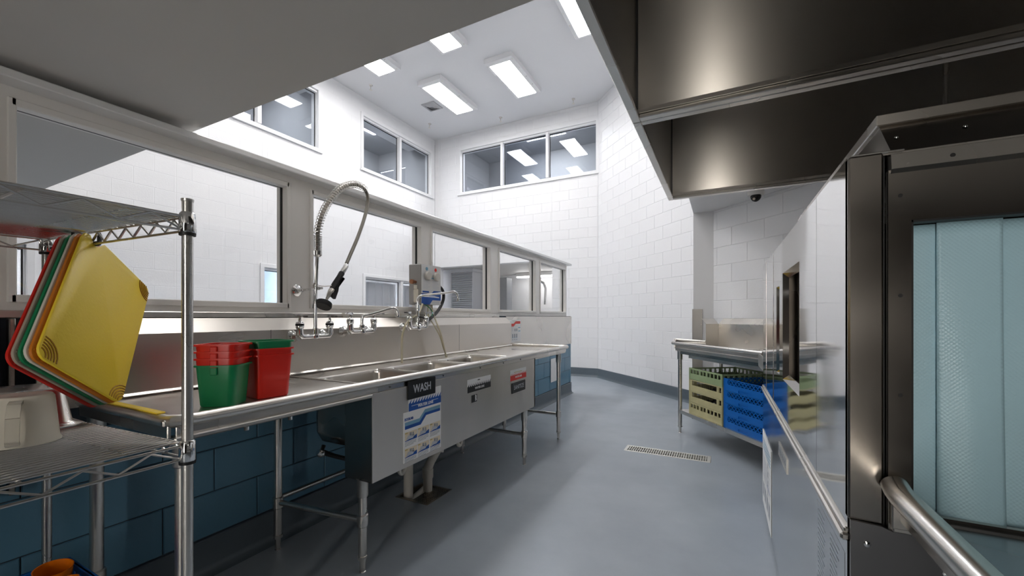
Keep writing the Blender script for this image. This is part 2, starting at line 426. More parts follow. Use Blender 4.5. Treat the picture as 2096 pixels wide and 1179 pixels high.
# far-left wall (X = XL) with three windows upstairs and three below
upA = (YE-4.784, YE-2.7, 4.06, 5.10); upB = (YE-7.838, YE-5.721, 4.06, 5.10)
loB = (YE-7.838, YE-5.77, 1.0, 1.99); loA = (YE-4.68, YE-3.79, 1.0, 1.96); loC = (YE-1.46, YE-.75, 1.0, 1.93)
wl, ML = block_wall('wall_left', (XL, YE), (XL, -3.2), ZC, [upA, upB, loB, loA, loC], WHITE, WHITE, .1, zb=1.17, s1=YE-1.05, depth=.0015)
# end wall
def we(x): return -2.19-x
endW = (we(-2.2), we(-5.47), 4.06, 5.08); alc = (we(-3.16), we(-6.07), 0, 2.37)
wE, ME = block_wall('wall_end', (-2.19, YE), (XL, YE), ZC, [endW, alc], WHITE, WHITE, .0)
# 45 degree wall
block_wall('wall_corner', (-.3, 6.08), (-2.19, YE), ZC, [], WHITE, WHITE, .13)
# nearer 45 degree wall behind the dish table
sq = math.sqrt(2)
block_wall('wall_right', (1.7, 3.44), (-.10, 5.24), 2.40, [], WHITE, WHITE, (1.7+.061)*sq % .4)
# pier
mb = MB(); mb.box(-.31, 5.24, 0, -.10, 6.09, 2.40); mb.box(-.10, 5.24, 0, -.05, 5.3, 2.4); pier = struct(mb.build('wall_pier', WHITE_S, smooth=0))
mb = MB(); mb.cbox(-.315, 5.228, .17, -.212, 5.24, 1.28, .002); mb.cbox(-.322, 5.228, .17, -.31, 5.36, 1.28, .002); cg = mb.build('corner_guard', steel('guard_steel', (.40, .385, .37), .5), pier); mb = MB()
for z in (.4, .75, 1.1): mb.lathe([(.004, 0), (.003, .002)], (-.225, 5.228, z), (0, -1, 0), 8)
mb.build('screw', STEEL, cg)
struct(MB().cbox(-.325, 5.225, 0, -.10, 5.24, .17, .004).build('baseboard_pier', BASE_D))

# partition half wall (blue block below the windows)
wp, MP = block_wall('wall_partition', (-2.13, 6.164), (-2.13, -1.2), 1.2, [], BLUE, BLUEJ, (6.164-1.08+.2) % .4, th=.16, zt=.77, depth=.006)
# coved bases
def cove(name, p0, p1, h=.17, mat=BASE_D):
    M, Ln, a = wall_frame(p0, p1); mb = MB(); mb.M = M
    prof = [(-.01, 0), (-.01, h), (.006, h), (.010, h-.005), (.010, .045), (.014, .028), (.024, .012), (.042, .003), (.05, 0)]
    mb.prism([(p, q) for p, q in prof], 'x', 0, Ln)
    return struct(mb.build(name, mat))
cove('baseboard_partition', (-2.13, 6.17), (-2.13, -1.2), .165)
cove('baseboard_end', (-2.19, YE), (-3.1, YE)); cove('baseboard_corner', (-.3, 6.08), (-2.19, YE)); cove('baseboard_right', (1.7, 3.44), (-.10, 5.24))

# ---- windows
_wn = [0]
def window(M, s0, s1, z0, z1, mulls, back=None, glass=GLASS_T, room=True, casing=.06, deep=.18, roommat=BROWNR, blind=None):
    """casing around the opening, mullions, panes and a small dim room behind; one structure thing"""
    _wn[0] += 1
    mb = MB(); mb.M = M; c = casing; f = .035
    for a, b, cc, d in ((s0-c+.03, s1+c-.03, z1-.02, z1+c-.02), (s0-c+.03, s1+c-.03, z0-c+.02, z0+.02)): mb.cbox(a, -.02, cc, b, .018, d, .003)
    for a, b in ((s0-c+.03, s0+.03), (s1-.03, s1+c-.03)): mb.cbox(a, -.02, z0, b, .0179, z1, .003)
    mb.cbox(s0-c+.01, -.02, z0-c+.012, s1+c-.01, .03, z0-c+.035, .003)
    for a, b, cc, d in ((s0, s1, z1-f-.02, z1), (s0, s1, z0, z0+f)): mb.box(a, -deep+.02, cc, b, -.02, d)
    for a, b in ((s0, s0+f), (s1-f, s1)): mb.box(a, -deep+.02, z0, b, -.02, z1)
    o = struct(mb.build('window_%d' % _wn[0], TRIMW))
    edges = [s0+f] + [x for m_ in mulls for x in (m_-.03, m_+.03)] + [s1-f]
    for m_ in mulls:
        mb = MB(); mb.M = M; mb.cbox(m_-.03, -.10, z0+f, m_+.03, .012, z1-f, .003); mb.build('mullion', TRIMW, o)
    for i in range(0, len(edges), 2):
        a, b = edges[i], edges[i+1]
        mb = MB(); mb.M = M; mb.box(a, -.088, z0+f, b, -.080, z1-f-.02); p = mb.build('pane', glass, o, smooth=0)
        mb = MB(); mb.M = M; g = .012
        mb.box(a, -.08, z1-f-.02-g, b, -.07, z1-f-.02); mb.box(a, -.08, z0+f, a+g, -.07, z1-f); mb.box(b-g, -.08, z0+f, b, -.07, z1-f)
        mb.build('gasket', DARK, p, smooth=0)
        if blind and i in blind:
            mb = MB(); mb.M = M; n = int((b-a)/.09)
            for q in range(n): mb.box(a+q*(b-a)/n+.002, -.15, z0+f, a+(q+1)*(b-a)/n-.002, -.145+.004*(q % 2), z1-.1)
            mb.build('blind', BLIND, o, smooth=0)
    if room:
        mb = MB(); mb.M = M; D = 2.2; e = .5
        for bx in ((s0-e, -D-.1, z0-e, s1+e, -D, z1+e), (s0-e-.1, -D, z0-e, s0-e, -deep, z1+e), (s1+e, -D, z0-e, s1+e+.1, -deep, z1+e),
                   (s0-e, -D, z0-e-.1, s1+e, -deep, z0-e), (s0-e, -D, z1+e, s1+e, -deep, z1+e+.1)): mb.box(*bx)
        mb.build('room_behind', roommat, o, smooth=0)
        mb = MB(); mb.M = M; mb.box((s0+s1)/2-.5, -1.3, z1+e-.03, (s0+s1)/2+.5, -.9, z1+e-.001); mb.build('added_room_light', LITE_ROOM_FILL, o, smooth=0)  # unseen glow panel added so the panes look brighter
    return o
window(ML, upA[0], upA[1], upA[2], upA[3], [YE-3.75])
window(ML, upB[0], upB[1], upB[2], upB[3], [YE-6.78])
window(ME, endW[0], endW[1], endW[2], endW[3], [we(-4.35), we(-3.27)])
window(ML, loB[0], loB[1], loB[2], loB[3], [YE-6.82], blind=(0, 2), glass=GLASS)
SKYR = plain('office_blue_wall', (150, 190, 214), .6)
window(ML, loA[0], loA[1], loA[2], loA[3], [], glass=GLASS, roommat=SKYR)
window(ML, loC[0], loC[1], loC[2], loC[3], [YE-1.1], glass=GLASS)

# partition window band
fr = MB(); X0, X1 = -2.29, -2.20
posts = [(-1.2, -.7), (.33, .482), (1.488, 1.65), (2.646, 2.79), (3.767, 3.968), (4.952, 5.112), (6.104, 6.164)]
for a, b in posts: fr.box(X0, a, 1.262, X1, b, 1.935)
fr.box(X0, -1.2, 1.20, X1, 6.164, 1.262); fr.box(X0, -1.2, 1.935, X1, 6.164, 1.995)
pw = struct(fr.build('window_%d' % (_wn[0]+1), TRIM, smooth=0))
for i in range(len(posts)-1):
    a, b = posts[i][1], posts[i+1][0]
    p = MB().box(-2.256, a, 1.262, -2.25, b, 1.935).build('pane', GLASS, pw, smooth=0)
    g = MB(); t = .008
    g.box(-2.25, a, 1.935-t, -2.236, b, 1.935); g.box(-2.25, b-t, 1.262, -2.236, b, 1.935); g.box(-2.25, a, 1.262, -2.236, a+t, 1.935); g.build('gasket', DARK, p, smooth=0)
    s_ = MB(); e = .028
    s_.cbox(-2.236, a-.01, 1.925, -2.19, b+.01, 1.952, .003); s_.cbox(-2.236, a-.01, 1.24, -2.19, b+.01, 1.268, .003)
    s_.cbox(-2.236, a-.018, 1.24, -2.19, a+.004, 1.952, .003); s_.cbox(-2.236, b-.004, 1.24, -2.19, b+.018, 1.952, .003); s_.build('stop_molding', TRIM, pw)
struct(MB().cbox(-2.32, -1.2, 1.99, -2.116, 6.17, 2.02, .004).build('trim_1', TRIMG))
struct(MB().cbox(-2.32, -1.2, 1.185, -2.118, 3.83, 1.213, .003).build('trim_2', STEEL))

# ---- alcove room beyond the opening in the end wall
ax0, ax1, ay1, az = -6.6, -3.05, 10.4, 2.37
mb = MB(); mb.box(ax0, ay1, 0, ax1, ay1+.1, az); mb.box(ax0-.1, YE+.18, 0, ax0, ay1, az); mb.box(ax1, YE+.18, 0, ax1+.1, ay1, az); struct(mb.build('wall_alcove', WHITE_S, smooth=0))
struct(MB().box(ax0, YE+.18, az, ax1, ay1, az+.1).build('ceiling', SOFF, smooth=0))
en = thing('storage_cabinet', 'tall grey cabinet with a ribbed roller front seen through the glass', 'cabinet', (-5.8, 8.6, 0))
GREYC = plain('grey_cabinet', (150, 152, 158), .5); GREYR = plain('grey_ribs', (118, 123, 130), .5)
mb = MB(); mb.box(-6.35, 8.3, 0, -5.95, 8.98, 2.33); mb.box(-5.95, 8.36, 0, -5.33, 8.98, 2.33); mb.cbox(-6.4, 8.26, 2.27, -5.3, 9.0, 2.36, .01); mb.build('cabinet_body', GREYC, en)
for i in range(28):
    z = .9+i*.049; mb = MB(); mb.tube([(-5.94, 8.345, z), (-5.64, 8.325, z), (-5.34, 8.345, z)], .018, 8); mb.build('roller_slat', GREYR, en)
MB().cbox(-5.345, 8.30, 0, -5.32, 8.36, 2.3, .004).build('cabinet_trim', GREYC, en)
tag(MB().cbox(-5.25, 9.3, 0, -4.93, 9.6, 2.2, .01).build('storage_column', plain('slate_block', (108, 112, 118), .5)), 'dark grey block column in the far room, behind the glass', 'column')
al = thing('strip_light', 'long bright strip light on the far room ceiling', 'light', (-4.2, 9.9, 2.25))
MB().cbox(-4.95, 9.85, 2.27, -3.5, 9.97, 2.36, .005).build('light_housing', TRIM, al); MB().cbox(-4.93, 9.86, 2.235, -3.52, 9.96, 2.27, .01).build('diffuser', LITE, al)
# far pre-rinse
fp = thing('pre_rinse_faucet', 'distant spring pre-rinse faucet in the far room behind the glass', 'faucet', (-4.35, 9.6, .9))
mb = MB(); mb.cyl((-4.35, 9.6, .9), (-4.35, 9.6, 1.75), .014); mb.build('riser', CHROME, fp)
mb = MB(); mb.tube([(-4.35, 9.6, 1.75), (-4.34, 9.6, 1.95), (-4.28, 9.6, 2.08), (-4.15, 9.6, 2.1), (-4.03, 9.6, 2.04), (-3.98, 9.6, 1.9), (-4.0, 9.6, 1.5)], .03, 8); mb.build('hose', CHROME, fp)
ft = MB(); ft.box(-4.9, 9.3, .86, -3.5, 9.95, .92)
for x in (-4.85, -3.55):
    for y in (9.35, 9.9): ft.cyl((x, y, 0), (x, y, .86), .02)
tag(ft.build('work_table', STEEL), 'distant steel table in the far room carrying the pre-rinse faucet', 'table')

# ------------------------------------------------------------------ ceiling fixtures
def fixture(x0, y0, x1, y1, z, label, group, mat=LITE, h=.1, screws=True):
    m_ = .075
    t = thing('ceiling_light', label, 'light', ((x0+x1)/2, (y0+y1)/2, z-h), group)
    mb = MB(); a, b, c, d = x0-m_, y0-m_, x1+m_, y1+m_; zb = z-h
    mb.box(a, b, zb+.02, c, d, z)
    V = [(a, b, zb+.02), (c, b, zb+.02), (c, d, zb+.02), (a, d, zb+.02), (x0-.01, y0-.01, zb-.005), (x1+.01, y0-.01, zb-.005), (x1+.01, y1+.01, zb-.005), (x0-.01, y1+.01, zb-.005)]
    mb.add(V, [(0, 1, 5, 4), (1, 2, 6, 5), (2, 3, 7, 6), (3, 0, 4, 7)]); mb.build('frame', TRIMW, t, smooth=0)
    MB().box(x0, y0, zb-.01, x1, y1, zb+.01).build('diffuser', mat, t, smooth=0)
    if screws:
        mb = MB(); n = 5
        for k in range(n):
            y = y0+(y1-y0)*k/(n-1)
            for x in (a+.025, c-.025): mb.lathe([(.012, 0), (.009, -.006)], (x, y, zb+.013), n=8)
        mb.build('screw', STEEL_T, t)
    return t
G1 = 'surface mounted ceiling lights of the high room'
fixture(-4.84, 5.89, -4.47, 6.96, ZC, 'bright rectangular ceiling light beside the square air vent', G1)
fixture(-3.44, 5.90, -3.08, 6.955, ZC, 'bright rectangular ceiling light with nothing near it, above the three-pane window', G1)
fixture(-1.90, 4.80, -1.55, 5.87, ZC, 'bright ceiling light cut by the hood edge, rightmost of the ceiling lights', G1)
fixture(-3.90, 4.17, -3.57, 5.24, ZC, 'ceiling light half hidden by the soffit edge, nearer the middle', G1)
fixture(-5.26, 4.17, -4.92, 5.24, ZC, 'ceiling light half hidden by the soffit edge, leftmost of the ceiling lights', G1)
for x, w_ in ((-5.2, 'left'), (-3.7, 'middle'), (-1.9, 'right')): fixture(x, 1.7, x+.35, 2.77, ZC, w_+' one of the unseen ceiling lights added above the soffit', G1)  # lights added out of view to help light the high room
# unseen fixtures added to brighten the low near area, behind the camera
fixture(-4.3, -1.4, -3.98, -.3, 2.05, 'unseen ceiling light added on the low ceiling in the next room', None, LITE_LOW_FILL, .06, False)
fixture(2.2, -1.5, 2.5, -.4, 2.15, 'unseen ceiling light added on the low ceiling right of the dish machine', None, LITE_LOW_FILL, .06, False)
vt = thing('air_vent', 'small square louvred air vent on the high white ceiling', 'vent', (-5.22, 6.63, ZC-.02))
VG = plain('vent_grey', (176, 176, 178), .5); mb = MB(); mb.cbox(-5.38, 6.48, ZC-.015, -5.07, 6.79, ZC, .004); mb.build('vent_frame', VG, vt)
for k, r in enumerate((.12, .09, .06)):
    mb = MB(); c = (-5.225, 6.635)
    for a in range(4):
        M = Matrix.Translation((c[0], c[1], 0)) @ Matrix.Rotation(a*pi/2, 4, 'Z'); mb.M = M
        mb.add([(-r, -r, ZC-.016), (r, -r, ZC-.016), (r-.02, -r+.02, ZC-.03-.004*k), (-r+.02, -r+.02, ZC-.03-.004*k)], [(0, 1, 2, 3)])
    mb.build('louvre', VG, vt, smooth=0)
sp = thing('sprinkler', '', 'sprinkler', (0, 0, 0), 'fire sprinklers on the high ceiling')
mb = MB(); mb.lathe([(.035, 0), (.035, -.006), (.02, -.012)], (0, 0, 0)); mb.build('escutcheon', STEEL_T, sp)
mb = MB(); mb.lathe([(.014, -.01), (.014, -.03), (.008, -.035), (.008, -.05), (.004, -.07), (.004, -.085), (.03, -.086), (.03, -.09)], (0, 0, 0), n=10); mb.build('sprinkler_head', STEEL_T, sp)
sp.location = (-5.75, 5.52, ZC); sp['label'] = 'fire sprinkler on the ceiling, leftmost of the four'
dup(sp, (-5.75, 7.22, ZC), 0, 'fire sprinkler near the corner of the ceiling, left of the three-pane window')
dup(sp, (-4.22, 7.68, ZC), 0, 'fire sprinkler above the middle pane of the three-pane window')
dup(sp, (-2.6, 7.68, ZC), 0, 'fire sprinkler on the ceiling, rightmost of the four')

# ------------------------------------------------------------------ hoods
def hood(name, x0, x1, y0, y1, z0, z1, label):
    t = thing(name, label, 'hood', ((x0+x1)/2, (y0+y1)/2, z0), 'exhaust hoods over the dish machine')
    th = .03
    o = MB().box(x0, y0, z0+.01, x0+.02, y1, z1).build('side_panel', STEEL_H, t, smooth=0)
    MB().box(x1-.02, y0, z0+.01, x1, y1, z1).build('side_panel', STEEL_H, t, smooth=0)
    MB().box(x0+.02, y1-.02, z0+.01, x1-.02, y1, z1).build('far_panel', STEEL_H, t, smooth=0)
    MB().box(x0+.02, y0, z0+.01, x1-.02, y0+.02, z1).build('near_panel', STEEL_H, t, smooth=0)
    MB().box(x0, y0, z1, x1, y1, z1+.02).build('top_panel', STEEL_H, t, smooth=0)
    mb = MB()
    mb.cbox(x0, y0, z0, x0+.035, y1, z0+.018, .003); mb.cbox(x1-.035, y0, z0, x1, y1, z0+.018, .003)
    mb.cbox(x0+.035, y1-.035, z0, x1-.035, y1, z0+.018, .003); mb.cbox(x0+.035, y0, z0, x1-.035, y0+.035, z0+.018, .003)
    mb.box(x0+.03, y1-.045, z0+.018, x1-.03, y1-.04, z0+.035); mb.build('bottom_rim', STEEL, t)
    mb = MB(); mb.box(x0+.02, y1-.024, z0+.018, x0+.028, y1-.02, z1); mb.build('seam', STEEL_DK, t, smooth=0)
    return t
h1 = hood('exhaust_hood', -.351, 2.0, .42, 1.828, 2.03, 2.86, 'stainless exhaust hood nearest the camera, above the dish machine')
h2 = hood('exhaust_hood', -.351, 2.0, 1.832, 3.165, 2.03, 2.86, 'stainless exhaust hood beyond the first, its corner by the white wall')
mb = MB(); mb.cyl((1.02, 2.9, 1.5), (1.02, 2.9, 2.8), .012); mb.lathe([(.018, 0), (.018, .03)], (1.02, 2.9, 2.2)); tag(mb.build('conduit', STEEL_T), 'thin vertical steel conduit inside the far exhaust hood', 'pipe')
# dome camera
dc = thing('security_camera', 'black dome security camera on a white ceiling mount', 'camera', (.28, 4.6, 2.33))
MB().lathe([(.075, .07), (.075, .05), (.068, .03)], (.28, 4.6, 2.33), n=24).build('mount', TRIM, dc)
MB().lathe([(.045, .03), (.047, .02), (.043, 0), (.03, -.018), (.012, -.028), (.002, -.03)], (.28, 4.6, 2.33), n=24).build('dome', BLACKG, dc)
MB().lathe([(.012, 0), (.012, .01)], (.265, 4.565, 2.322), (-.3, -.9, -.3), 12).build('lens', CHROME, dc)

# ------------------------------------------------------------------ three compartment sink
SY0, SY1 = .587, 3.985; XB, XF = -2.05, -1.39
sink = thing('compartment_sink', 'long stainless three compartment sink with drainboards along the partition', 'sink', (-1.75, 2.3, 0))
BAS = [(1.40, 1.84), (1.89, 2.34), (2.39, 2.84)]; BX0, BX1 = -1.86, -1.47; ZD = .876
# deck with basin openings
mb = MB()
for r in rects_minus(XB, XF-.03, SY0+.03, SY1-.03, [(BX0, BX1, a, b) for a, b in BAS]): mb.box(r[0], r[2], ZD-.004, r[1], r[3], ZD)
mb.build('deck', STEEL, sink, smooth=0)
mb = MB()   # inner front step and raised bead lines
mb.cbox(XF-.045, SY0, ZD-.004, XF-.03, SY1, .893, .004)
mb.cbox(XB, SY0, ZD, XB+.02, SY1, .893, .008)
for y in (BAS[0][0]-.02, BAS[2][1]+.03): mb.cbox(XB+.02, y-.006, ZD-.001, XF-.045, y+.006, ZD+.006, .003)
mb.build('bead', STEEL, sink)
mb = MB()   # rolled rim: front and both ends
zr = .886; rr_ = .0175
def end_rim(y, sgn): return [(XB+.0, y, zr)]
mb.tube([(XB, SY0+.018, zr), (XF-.05, SY0+.018, zr), (XF-.032, SY0+.024, zr), (XF-.022, SY0+.045, zr), (XF-.0175, SY0+.08, zr), (XF-.0175, SY1-.03, zr), (XF-.03, SY1-.018, zr), (XB, SY1-.018, zr)], rr_, 14)
mb.build('rolled_rim', STEEL_T, sink)
mb = MB(); zb = .838
mb.cbox(XF-.035, SY0+.03, zb, XF-.027, SY1-.03, .89, .002); mb.cbox(XB, SY0+.01, zb, XF-.03, SY0+.02, .89, .002); mb.cbox(XB, SY1-.03, zb, XF-.03, SY1-.02, .89, .002)
mb.cbox(XF-.05, SY0+.02, zb-.012, XF-.01, 1.36, zb+.004, .004); mb.cbox(XF-.045, 3.17, zb-.01, XF-.02, SY1-.06, zb+.004, .004)
mb.build('skirt', STEEL, sink)
mb = MB(); mb.prism([(XB+.0, SY1-.02), (XB, SY1-.012), (XF-.05, SY1-.012), (XF-.05, SY1-.02)], 'z', .88, .905); mb.build('end_lip', STEEL, sink)
# backsplash with sloped return
mb = MB(); mb.prism([(XB-.008, ZD-.01), (XB, ZD-.01), (XB, 1.122), (-2.118, 1.184), (-2.126, 1.178), (XB-.008, 1.119)], 'y', SY0-.09, SY1-.01)
mb.build('backsplash', steel('backsplash_steel', (.64, .60, .555), .33, rv=.06, scale=(1, .6, 1.5)), sink, smooth=20)
mb = MB(); mb.prism([(-2.126, ZD), (XB, ZD), (XB, 1.122), (-2.126, 1.178)], 'y', SY1-.012, SY1-.008); mb.build('end_cap', STEEL, sink, smooth=0)
mb = MB()
for y in (1.30, 2.98): mb.box(XB-.002, y, 1.124, XB+.001, y+.002, ZD)
mb.build('seam', STEEL_DK, sink, smooth=0)
# basins
for i, (a, b) in enumerate(BAS):
    mb = MB(); t = .012; zbt = .55
    rad = .06
    def loop(x0, x1, y0, y1, z, r, n=4):
        P = []
        for cx, cy, a0 in ((x1-r, y1-r, 0), (x0+r, y1-r, 90), (x0+r, y0+r, 180), (x1-r, y0+r, 270)):
            for k in range(n+1): an = R(a0+90*k/n); P.append((cx+r*cos(an), cy+r*sin(an), z))
        return P
    L1 = [loop(BX0, BX1, a, b, ZD, .001), loop(BX0+.004, BX1-.004, a+.004, b-.004, ZD-.02, .05), loop(BX0+.004, BX1-.004, a+.004, b-.004, zbt+.06, .05),
          loop(BX0+.02, BX1-.02, a+.02, b-.02, zbt+.015, .05), loop(BX0+.06, BX1-.06, a+.06, b-.06, zbt, .04)]
    n = len(L1[0]); V = [p for l in L1 for p in l]; F = []
    for q in range(len(L1)-1):
        for j in range(n): F.append((q*n+j, q*n+(j+1) % n, (q+1)*n+(j+1) % n, (q+1)*n+j))
    F.append(tuple((len(L1)-1)*n+j for j in range(n)))
    mb.add(V, F); bs = mb.build('basin', STEEL, sink, smooth=50)
    # outer skin, a few mm outside
    mb = MB(); o_ = .004
    L1 = [loop(BX0-o_, BX1+o_, a-o_, b+o_, ZD-.006, .05), loop(BX0-o_, BX1+o_, a-o_, b+o_, zbt+.06, .05), loop(BX0+.015, BX1-.015, a+.015, b-.015, zbt+.01, .05), loop(BX0+.06, BX1-.06, a+.06, b-.06, zbt-.006, .04)]
    V = [p for l in L1 for p in l]; F = []
    for q in range(len(L1)-1):
        for j in range(n): F.append((q*n+j, q*n+(j+1) % n, (q+1)*n+(j+1) % n, (q+1)*n+j))
    F.append(tuple((len(L1)-1)*n+j for j in range(n))); mb.add(V, F); mb.build('basin_shell', STEEL_D, bs, smooth=50)
    yo = (1.46, 1.96, 2.54)[i]; mb = MB(); mb.lathe([(.021, 0), (.021, .006), (.016, .009), (.012, .006)], (BX0+.005, yo, .847), (1, 0, 0), 18); ov = mb.build('overflow_ring', CHROME, bs)
    mb = MB()
    for k in range(5): mb.lathe([(.0028, 0), (.0028, .001)], (BX0+.012, yo+.007*cos(k*1.256), .847+.007*sin(k*1.256)), (1, 0, 0), 6)
    mb.lathe([(.003, 0), (.003, .001)], (BX0+.012, yo, .847), (1, 0, 0), 6); mb.mi = 0; mb.build('overflow_hole', DARK, bs)
# apron panel
ap = MB(); ap.cbox(-1.415, 1.362, .436, -1.409, 3.167, .842, .001); ap.cbox(-1.45, 1.362, .436, -1.41, 3.167, .44, .001)
ap.prism([(-1.409, 3.15), (-1.409, 3.167), (-1.44, 3.168), (-1.44, 3.164)], 'z', .436, .842)
apron = ap.build('apron', steel('apron_steel', (.60, .565, .525), .36, rv=.07, scale=(1, 2, .5)), sink)
mb = MB(); mb.box(-1.585, 1.362, .436, -1.414, 1.368, .842); mb.build('side_apron', STEEL_D, sink, smooth=0)
mb = MB(); mb.box(-1.585, 3.16, .436, -1.414, 3.166, .842); mb.build('side_apron', STEEL_D, sink, smooth=0)
mb = MB()
for y in (1.48, 1.9, 2.3, 2.62, 2.9): mb.lathe([(.006, 0), (.004, .004)], (XF-.027, y, .856), (1, 0, 0), 8)
mb.build('bolt', STEEL_DK, sink)
# legs
def leg(x, y, z1, par, bars=True, r=.0195, name='leg'):
    mb = MB(); mb.cyl((x, y, .06), (x, y, z1), r, 16); l = mb.build(name, STEEL_T, par)
    mb = MB(); mb.lathe([(r+.003, .075), (r+.003, .06), (r-.006, .055), (r-.007, .004), (r-.004, 0)], (x, y, 0), n=14); mb.build('foot', STEEL_T, l)
    if bars: mb = MB(); mb.lathe([(r+.002, .03), (r+.006, .025), (r+.006, -.025), (r+.002, -.03)], (x, y, .24), n=14); mb.build('collar', STEEL_T, l)
    mb = MB(); mb.lathe([(r+.004, z1-.09), (r+.006, z1-.085), (r+.006, z1-.01), (r+.012, z1)], (x, y, 0), n=14); mb.build('gusset', STEEL_T, l)
    return l
for y in (.64, 1.325, 3.0, 3.775):
    z1 = .836 if y < 1 or y > 3.5 else (.84 if y < 2 else .43)
    xf, yf = (-1.50, 1.39) if y == 1.325 else (-1.43, y)
    leg(xf, yf, .836 if y in (.64, 3.775) else .44, sink); leg(-2.03, y, .86, sink)
    MB().cyl((-2.03, y, .24), (xf, yf, .24), .014).build('cross_bar', STEEL_T, sink)
for a, b in ((1.325, 3.0), (3.0, 3.775)): MB().cyl((-2.03, a, .262), (-2.03, b, .262), .014).build('stretcher', STEEL_T, sink)
mb = MB()
for y, x in ((.84, -1.46), (1.0, -1.46)): mb.cyl((x, y, .80), (x, y, .842), .008, 8)
mb.build('stud', CHROME, sink)
# lever drain
mb = MB(); mb.tube([(-1.78, 1.40, .545), (-1.77, 1.38, .52), (-1.74, 1.43, .49), (-1.72, 1.5, .455)], .011, 8); lv = mb.build('lever', DARK, sink)
MB().lathe([(.012, -.02), (.019, -.01), (.021, 0), (.017, .012), (.004, .02)], (-1.77, 1.375, .515), (0, .6, -.4), 12).build('knob', CHROME, lv)
MB().lathe([(.0125, -.012), (.0125, .01), (.008, .014)], (-1.72, 1.502, .454), (.2, .8, -.4), 10).build('tip', RED, lv)
# pvc drains
pv = thing('drain_pipe', 'white plastic drain pipes dropping to the floor sink below the compartment sink', 'pipe', (-1.84, 2.2, 0))
MB().cyl((-1.875, 2.13, -.02), (-1.875, 2.13, .44), .031, 16).build('pipe', PVC, pv)
mb = MB(); mb.lathe([(.036, .40), (.036, .46)], (-1.875, 2.13, 0)); mb.build('coupling', PVC, pv)
mb = MB(); mb.tube([(-1.80, 2.24, .0), (-1.80, 2.24, .15), (-1.795, 2.26, .19), (-1.77, 2.31, .27), (-1.76, 2.325, .31), (-1.76, 2.33, .5)], .031, 16); mb.build('pipe', PVC, pv)
for p, ax in (((-1.80, 2.24, .12), (0, 0, 1)), ((-1.765, 2.32, .28), (0, .3, 1))): MB().lathe([(.037, -.03), (.037, .03)], p, ax, 16).build('coupling', PVC, pv)
mb = MB(); mb.tube([(-1.67, 1.62, .47), (-1.67, 1.6, .41), (-1.67, 1.9, .41), (-1.80, 2.2, .41)], .02, 12); mb.tube([(-1.67, 2.1, .56), (-1.67, 2.1, .45), (-1.80, 2.2, .43)], .02, 12); mb.tube([(-1.67, 2.6, .56), (-1.67, 2.6, .45), (-1.76, 2.33, .43)], .02, 12); mb.build('branch_pipe', PVC, pv)
mb = MB(); mb.tube([(-1.60, 1.46, .45), (-1.60, 1.47, .385), (-1.60, 1.50, .37), (-1.60, 1.56, .38), (-1.62, 1.62, .40)], .016, 10); mb.build('trap', PVC, pv)
for yy in (1.765, 2.33):
    mb = MB(); P = [(yy-.028, .44), (yy-.028, .35)]+[(yy-.028*cos(a), .345-.028*sin(a)) for a in [i*pi/8 for i in range(1, 8)]]+[(yy+.028, .35), (yy+.028, .44)]
    Q = [(yy+.012, .44), (yy+.012, .35)]+[(yy+.012*cos(a), .348-.012*sin(a)) for a in [i*pi/6 for i in range(1, 6)]]+[(yy-.012, .35), (yy-.012, .44)]
    for i in range(len(P)-1):
        pass
    mb.tube([(-1.6, p, q) for p, q in [(yy-.023, .44), (yy-.023, .35), (yy-.02, .330), (yy-.01, .317), (yy, .313), (yy+.01, .317), (yy+.02, .330), (yy+.023, .35), (yy+.023, .44)]], .012, 8)
    mb.build('pipe_hook', PVC, pv)
# floor sink
fs = thing('floor_sink', 'square floor sink with a half grate under the drain pipes', 'drain', (-1.79, 2.19, 0))
BRZ = steel('tarnished_steel', (.34, .29, .23), .4); x0, x1, y0, y1 = FS
mb = MB(); t = .018
for b in ((x0, y0, x1, y0+t), (x0, y1-t, x1, y1), (x0, y0+t, x0+t, y1-t), (x1-t, y0+t, x1, y1-t)): mb.box(b[0], b[1], -.09, b[2], b[3], .003)
mb.box(x0, y0, -.1, x1, y1, -.09); mb.build('basin', BRZ, fs, smooth=0)
xm = x0+.125
mb = MB(); nx, ny = 7, 12; gx0, gx1, gy0, gy1 = xm, x1-t, y0+t, y1-t; holes = []
for i in range(nx):
    for j in range(ny):
        cx = gx0+(i+.5)*(gx1-gx0)/nx; cy = gy0+(j+.5)*(gy1-gy0)/ny; holes.append((cx-.0042, cx+.0042, cy-.0055, cy+.0055))
for r in rects_minus(gx0, gx1, gy0, gy1, holes): mb.box(r[0], r[2], -.008, r[1], r[3], -.001)
mb.build('grate', BRZ, fs, smooth=0)
MB().cyl((xm-.055, y0+.03, -.06), (xm-.05, y1-.05, -.02), .032, 14).build('elbow_pipe', PVC, fs)
# trench drain
td = thing('trench_drain', 'long narrow stainless trench drain grate set in the floor', 'drain', (-.44, 3.8, 0)); x0, x1, y0, y1 = TR
mb = MB(); t = .02
for b in ((x0, y0, x1, y0+t), (x0, y1-t, x1, y1), (x0, y0+t, x0+.028, y1-t), (x1-.028, y0+t, x1, y1-t)): mb.cbox(b[0], b[1], -.06, b[2], b[3], .003, .002)
mb.build('frame', GRATE, td); MB().box(x0, y0, -.1, x1, y1, -.07).build('channel', DARK, td, smooth=0)
for k in range(34):
    x = x0+.03+(x1-x0-.06)*(k+.5)/34; mb = MB(); mb.box(x-.0035, y0+t, -.02, x+.0035, y1-t, .001); mb.build('slat', GRATE, td, smooth=0)
MB().box(x0+.02, (y0+y1)/2-.004, -.02, x1-.02, (y0+y1)/2+.004, .0005).build('cross_slat', GRATE, td, smooth=0)

